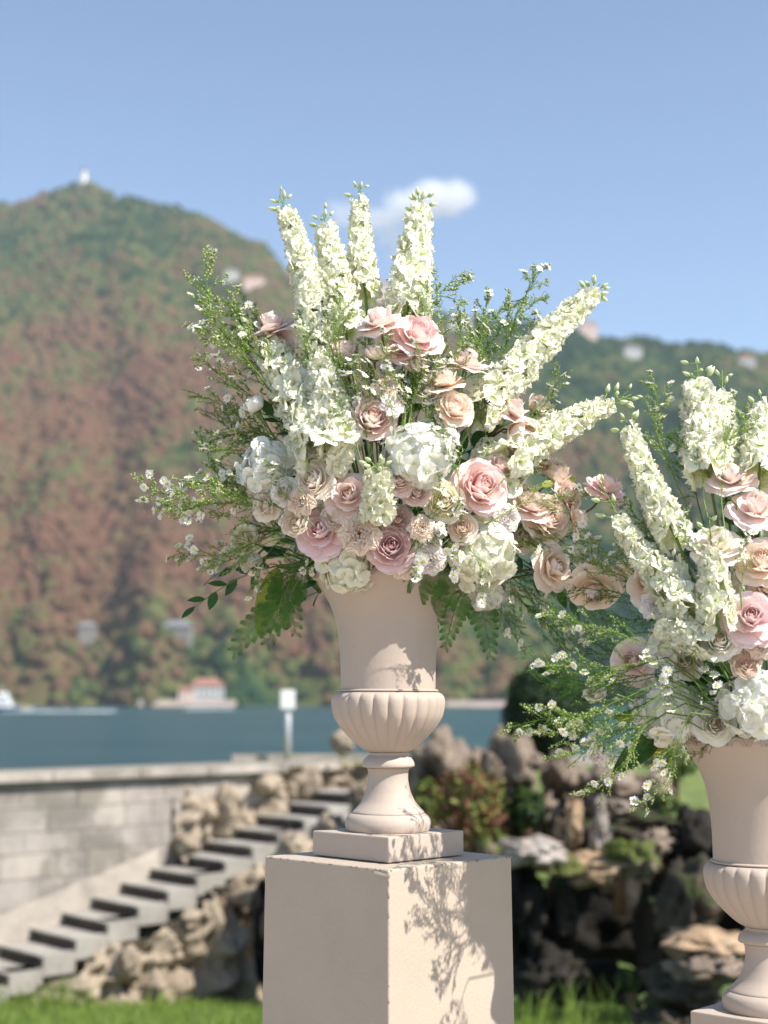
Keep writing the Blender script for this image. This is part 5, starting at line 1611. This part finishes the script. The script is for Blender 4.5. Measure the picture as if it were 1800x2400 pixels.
LA = [((610, 1220), (420, 1312), 8, 40, M_LEAF, 'leafy dark sprig drooping to the far lower left', .0, .0, .08),
 ((640, 1200), (470, 1240), 5, 50, M_LEAF, 'dark leaf sprig under the yellow rose', .02, .02, .05),
 ((700, 1190), (690, 1280), 4, 55, M_LEAF, 'dark leaves at the left corner of the urn rim', .0, .0, .03),
 ((720, 1110), (620, 1190), 6, 60, M_LEAF, 'dark leaves behind the lower left mauve rose', .05, .05, .05),
 ((800, 1080), (700, 1120), 5, 60, M_LEAF, 'dark leaves between the blush pink rose and mauve rose', .06, .06, .0),
 ((850, 1100), (930, 1110), 6, 60, M_LEAF, 'dark leaves under the cream yellow rose', .06, .06, .0),
 ((820, 960), (760, 920), 6, 60, M_LEAF, 'dark leaves behind the perfect blush rose', .08, .08, .0),
 ((880, 900), (900, 830), 5, 55, M_LEAF, 'dark leaves between the two peach carnations and roses', .08, .08, .0),
 ((1040, 1130), (1150, 1170), 7, 55, M_LEAF, 'green leaves right of the creamy low hydrangea', .04, .04, .0),
 ((1130, 1060), (1240, 1060), 5, 50, M_LEAFY, 'yellow green leaves behind the edge on peach rose', .02, .02, .05),
 ((660, 960), (590, 900), 5, 50, M_LEAF, 'green leaves below the closed white bud', .04, .03, .0),
 ((1100, 1190), (1230, 1300), 6, 45, M_LEAF, 'green leaves under the low right peach rose', .05, .05, .05),
 ((960, 1000), (1040, 960), 5, 60, M_LEAF, 'dark leaves behind the heart hydrangea', .10, .10, .0),
 ((700, 1050), (600, 1060), 5, 60, M_LEAF, 'dark leaves behind the left hydrangea', .10, .08, .0)]
for base, tip, n, ln, mt, lb, db, dt, bd in LA: leaf_sprig(1, base, tip, n, ln, mt, lb, db, dt, bd)
big_leaf(1, (600, 1225), (556, 1372), 50, M_LEAFY, 'long yellow green leaf hanging at the left of the urn', .01, .0)
big_leaf(1, (665, 1222), (692, 1285), 26, M_LEAF, 'dark broad leaf hanging by the left end of the urn rim', .01, .0, (-.3, -1, .3))

# ------------------------------------------------------------------ the right hand arrangement
HB = [(1628, 1520, 140, 'white hydrangea at the bottom of the right hand arrangement by the frame edge', (-.1, .1, 1), -.02, 'hyd'),
  (1440, 1530, 140, 'white hydrangea veiled by aster sprays at lower left of the right hand arrangement', (-.4, .0, .9), -.01, 'hyd'),
  (1435, 1400, 92, 'shaded white hydrangea behind the horizontal delphinium of the right arrangement', (-.3, .3, .8), .03, 'hyd'),
  (1560, 1270, 90, 'cream hydrangea deep inside the right hand arrangement', (-.1, .3, .8), .06, 'hyd_cream')]
for x, y, dm, lb, fd, dz, cl_ in HB: hydrangea(2, x, y, dm, lb, fd, dz, cl_)
RB = [(1578, 1020, 98, 'blush', 'reflex', (-.2, .75, .5), 'blush rose highest in the right hand arrangement', .0, 'b'),
 (1636, 1085, 112, 'blush', 'reflex', (.0, .6, .6), 'blush rose below the highest one at the right frame edge', -.01, 'b'),
 (1550, 1160, 112, 'cream', 'reflex', (-.05, .75, .6), 'pale rose with a mauve tinged centre opening upward in the right arrangement', -.03, 'b'),
 (1645, 1205, 108, 'peach', 'open', (-.25, .4, .8), 'peach rose at the right frame edge with layered petals', -.02, 'g'),
 (1625, 1328, 112, 'mauve', 'reflex', (-.1, .3, .9), 'large mauve rose at the right frame edge above the carnation', -.04, 'g'),
 (1362, 1426, 92, 'blush', 'reflex', (-.5, .15, .85), 'pink rose at the left of the right hand arrangement above the white asters', -.02, 'g'),
 (1556, 1382, 80, 'white', 'full', (-.2, .3, .9), 'creamy white rose left of the large mauve rose', -.03, 'g'),
 (1545, 1564, 86, 'white', 'full', (-.1, .0, 1), 'white rose with a yellow heart at the right urn rim', -.04, 'g'),
 (1612, 1432, 62, 'peach', 'ranunculus', (-.1, .3, .9), 'small peach rose with green tinged edges above the bottom hydrangea', -.02, 'g'),
 (1398, 1255, 90, 'peach', 'open', (-.4, .4, .7), 'peach rose behind the middle delphinium of the right arrangement', .02, 'g'),
 (1290, 1490, 56, 'white', 'bud', (-.6, .1, .6), 'pale bud among the asters at the left of the right arrangement', .05, 'g'),
 (1660, 1265, 80, 'peach', 'full', (-.1, .3, .9), 'peach rose cut off by the frame edge above the large mauve rose', .0, 'g'),
 (1480, 1430, 70, 'cream', 'full', (-.2, .2, .9), 'cream rose behind the aster veil in the right arrangement', .03, 'g'),
 (1500, 1560, 66, 'cream', 'open', (-.4, -.1, .8), 'cream rose left of the white yellow hearted rose', .0, 'g')]
for x, y, dm, cl_, kd, fd, lb, dz, stm in RB: rose(2, x, y, dm, cl_, kd, fd, lb, dz, stm)
CB = [(1414, 1306, 66, 'carn_pale', (-.3, .1, .9), 'pale peach carnation left of the middle delphinium in the right arrangement', -.02),
 (1646, 1390, 66, 'carn', (.0, .0, 1), 'peach carnation under the large mauve rose at the frame edge', -.02),
 (1284, 1626, 66, 'carn_pale', (-.75, -.35, .25), 'white carnation seen from the side hanging at the lower left of the right arrangement', .0)]
for x, y, dm, cl_, fd, lb, dz in CB: rose(2, x, y, dm, cl_, 'carnation', fd, lb, dz, 'g', 'carnation', 'carnation')
SB = [((1352, 905), (1462, 1165), 88, 'leftmost white delphinium spire of the right arrangement leaning left', -.01, .0, 6, .05, .10, 1.0, .5),
 ((1505, 788), (1530, 1020), 110, 'thick white delphinium spire topped by green buds in the right arrangement', .02, .02, 9, .0, .24, 1.5, .8),
 ((1560, 800), (1560, 1000), 80, 'white delphinium spire behind the thick one with long stalked buds', .05, .05, 6, .0, .30, 1.1, .6),
 ((1646, 866), (1640, 1040), 100, 'white delphinium spire at the right frame edge', .01, .02, 4, .0, .12, 1.2, .6),
 ((1296, 1040), (1500, 1330), 96, 'long leaning white delphinium with loose bells across the right arrangement', -.04, -.03, 8, .08, .26, 1.0, .35),
 ((1532, 1120), (1550, 1350), 96, 'white delphinium with loose bells in front of the pale upward rose', -.05, -.04, 8, .0, .34, 1.1, .6),
 ((1420, 1350), (1530, 1385), 84, 'short white delphinium lying level in the middle of the right arrangement', -.04, -.04, 3, .0, .1, 1.6, .8),
 ((1450, 1210), (1470, 1320), 84, 'white delphinium florets below the leftmost spire of the right arrangement', -.01, .0, 2, .0, .08, 1.3, .7)]
for tip, base, w, lb, dt, db, nb, bd, gp, dn, tp_ in SB: spike(2, tip, base, w, lb, dt, db, nb, bd, gp, dn, True, tp_)
BS = [((1480, 1080), (1412, 828), 8, 'tall aster spray right of the leftmost spire in the right arrangement', .04, .03),
 ((1520, 1080), (1475, 930), 6, 'aster spray between the two tall right spires', .0, .0),
 ((1590, 1090), (1570, 880), 5, 'aster spray right of the thick spire', .0, .0),
 ((1560, 1100), (1620, 900), 4, 'aster spray crossing the frame edge spire', -.02, -.02),
 ((1460, 1250), (1330, 1075), 6, 'aster spray beside the pink rose on the long stem', .03, .03),
 ((1440, 1290), (1255, 1140), 9, 'daisy spray reaching up left between the two arrangements', .02, .02),
 ((1440, 1300), (1240, 1200), 7, 'daisy spray under the pink rose on the long stem', .03, .02),
 ((1450, 1400), (1180, 1330), 4, 'aster spray reaching far left, topmost of the lower fan', -0.07, -0.19),
 ((1440, 1430), (1170, 1440), 7, 'aster spray reaching level left beside the central urn', -0.08, -0.21),
 ((1440, 1460), (1100, 1570), 4, 'longest aster spray reaching down left toward the evergreen', -0.09, -0.22),
 ((1440, 1480), (1165, 1590), 7, 'aster spray below the longest left one', -0.11, -0.23),
 ((1440, 1500), (1205, 1640), 6, 'aster spray drooping over the dark rocks at lower left', -0.11, -0.23),
 ((1440, 1540), (1260, 1720), 4, 'thin aster spray drooping past the side facing carnation', -0.11, -0.23),
 ((1490, 1540), (1380, 1745), 7, 'aster spray hanging lowest with a single daisy at its tip', -0.14, -0.26),
 ((1520, 1530), (1440, 1650), 7, 'aster spray hanging left of the right urn rim', -.05, -.04),
 ((1500, 1540), (1395, 1420), 9, 'aster veil standing over the lower left hydrangea', -.08, -.09),
 ((1490, 1560), (1430, 1460), 8, 'aster veil crossing the lower left hydrangea', -.09, -.10),
 ((1500, 1470), (1470, 1340), 4, 'aster sprig above the aster veil', -.06, -.05),
 ((1590, 1520), (1520, 1440), 4, 'aster sprig left of the small peach rose', -.04, -.05),
 ((1600, 1280), (1620, 1150), 3, 'aster sprig before the layered peach rose', -.05, -.05),
 ((1520, 1240), (1480, 1100), 4, 'aster sprig left of the pale upward rose', -.02, -.02),
 ((1470, 1500), (1300, 1480), 6, 'aster spray left under the pink rose of the right arrangement', -.02, -.03)]
for base, tip, nd, lb, db, dt in BS: spray(2, base, tip, nd, lb, db, dt)
BW = [((1440, 1370), (1190, 1320), 'feathery green fern of the right arrangement nearest the hanging peach roses', -.02, -.08),
 ((1440, 1420), (1150, 1420), 'feathery green fern of the right arrangement crossing the far shore', -.02, -.10),
 ((1430, 1460), (1200, 1510), 'feathery green fern of the right arrangement just left of the pink rose', -.04, -.12),
 ((1470, 1540), (1330, 1640), 'feathery green fern drooping over the large dark green leaf', -.02, -.08),
 ((1560, 1560), (1480, 1640), 'feathery fern hanging over the left end of the right urn rim', -.03, -.05),
((1480, 1380), (1210, 1280), 'wispy fern of the right arrangement reaching up left', .08, .08),
 ((1480, 1420), (1190, 1390), 'wispy fern of the right arrangement reaching level left', .08, .06),
 ((1470, 1450), (1160, 1470), 'wispy fern of the right arrangement below the level one', -.02, -.16),
 ((1470, 1480), (1190, 1560), 'wispy fern of the right arrangement over the dark evergreen', -.04, -.18),
 ((1480, 1520), (1260, 1620), 'wispy fern of the right arrangement drooping over the rocks', -.04, -.18),
 ((1520, 1130), (1450, 930), 'wispy fern behind the leftmost right spire', .07, .07),
 ((1560, 1130), (1560, 940), 'wispy fern behind the thick right spire', .07, .07),
 ((1600, 1150), (1640, 960), 'wispy fern behind the frame edge spire', .07, .07),
 ((1500, 1250), (1340, 1150), 'wispy fern behind the leaning loose delphinium', .08, .08),
 ((1560, 1320), (1480, 1180), 'wispy fern deep in the middle of the right arrangement', .06, .06),
 ((1590, 1470), (1500, 1420), 'wispy fern around the creamy white rose', .03, .02),
 ((1590, 1540), (1520, 1490), 'wispy dark fern above the white yellow hearted rose', .02, .02),
 ((1480, 1360), (1320, 1330), 'wispy fern behind the hanging peach roses', .09, .09)]
for base, tip, lb, db, dt in BW: spray(2, base, tip, 0, lb, db, dt, 0, True)
LB = [((1560, 1560), (1620, 1590), 6, 45, M_LEAF, 'dark leaves along the right urn rim', .0, .0, .0),
 ((1600, 1540), (1500, 1585), 6, 45, M_LEAF, 'dark leaves at the left end of the right urn rim', .0, .0, .0),
((1560, 1480), (1480, 1450), 6, 60, M_LEAF, 'dark leaves beside the aster veil', .05, .05, .0),
 ((1600, 1400), (1560, 1330), 6, 60, M_LEAF, 'dark leaves behind the large mauve rose', .06, .06, .0),
 ((1560, 1250), (1500, 1180), 6, 60, M_LEAF, 'dark leaves behind the loose bell delphinium', .07, .07, .0),
 ((1620, 1460), (1570, 1470), 5, 60, M_LEAF, 'dark leaves around the small peach rose', .05, .05, .0),
 ((1480, 1320), (1380, 1290), 6, 50, M_LEAF, 'dark leaves around the pale peach carnation', .06, .06, .0),
 ((1520, 1570), (1420, 1560), 5, 60, M_LEAF, 'dark leaves under the lower left hydrangea', .05, .05, .0),
 ((1640, 1180), (1600, 1120), 5, 60, M_LEAF, 'dark leaves behind the frame edge blush rose', .07, .07, .0)]
for base, tip, n, ln, mt, lb, db, dt, bd in LB: leaf_sprig(2, base, tip, n, ln, mt, lb, db, dt, bd)
big_leaf(2, (1430, 1580), (1322, 1672), 50, M_LEAF, 'large dark green leaf hanging at the lower left of the right arrangement', -.02, -.04, (.3, -1, .5))
big_leaf(2, (1420, 1545), (1325, 1552), 34, M_LEAFGOLD, 'leaf with a golden blotch under the hydrangea veil', -.03, -.04, (.0, -1, .6))
big_leaf(2, (1440, 1580), (1395, 1640), 34, M_LEAFGOLD, 'yellowing leaf beside the large dark green leaf', -.01, -.02, (.5, -1, .2))
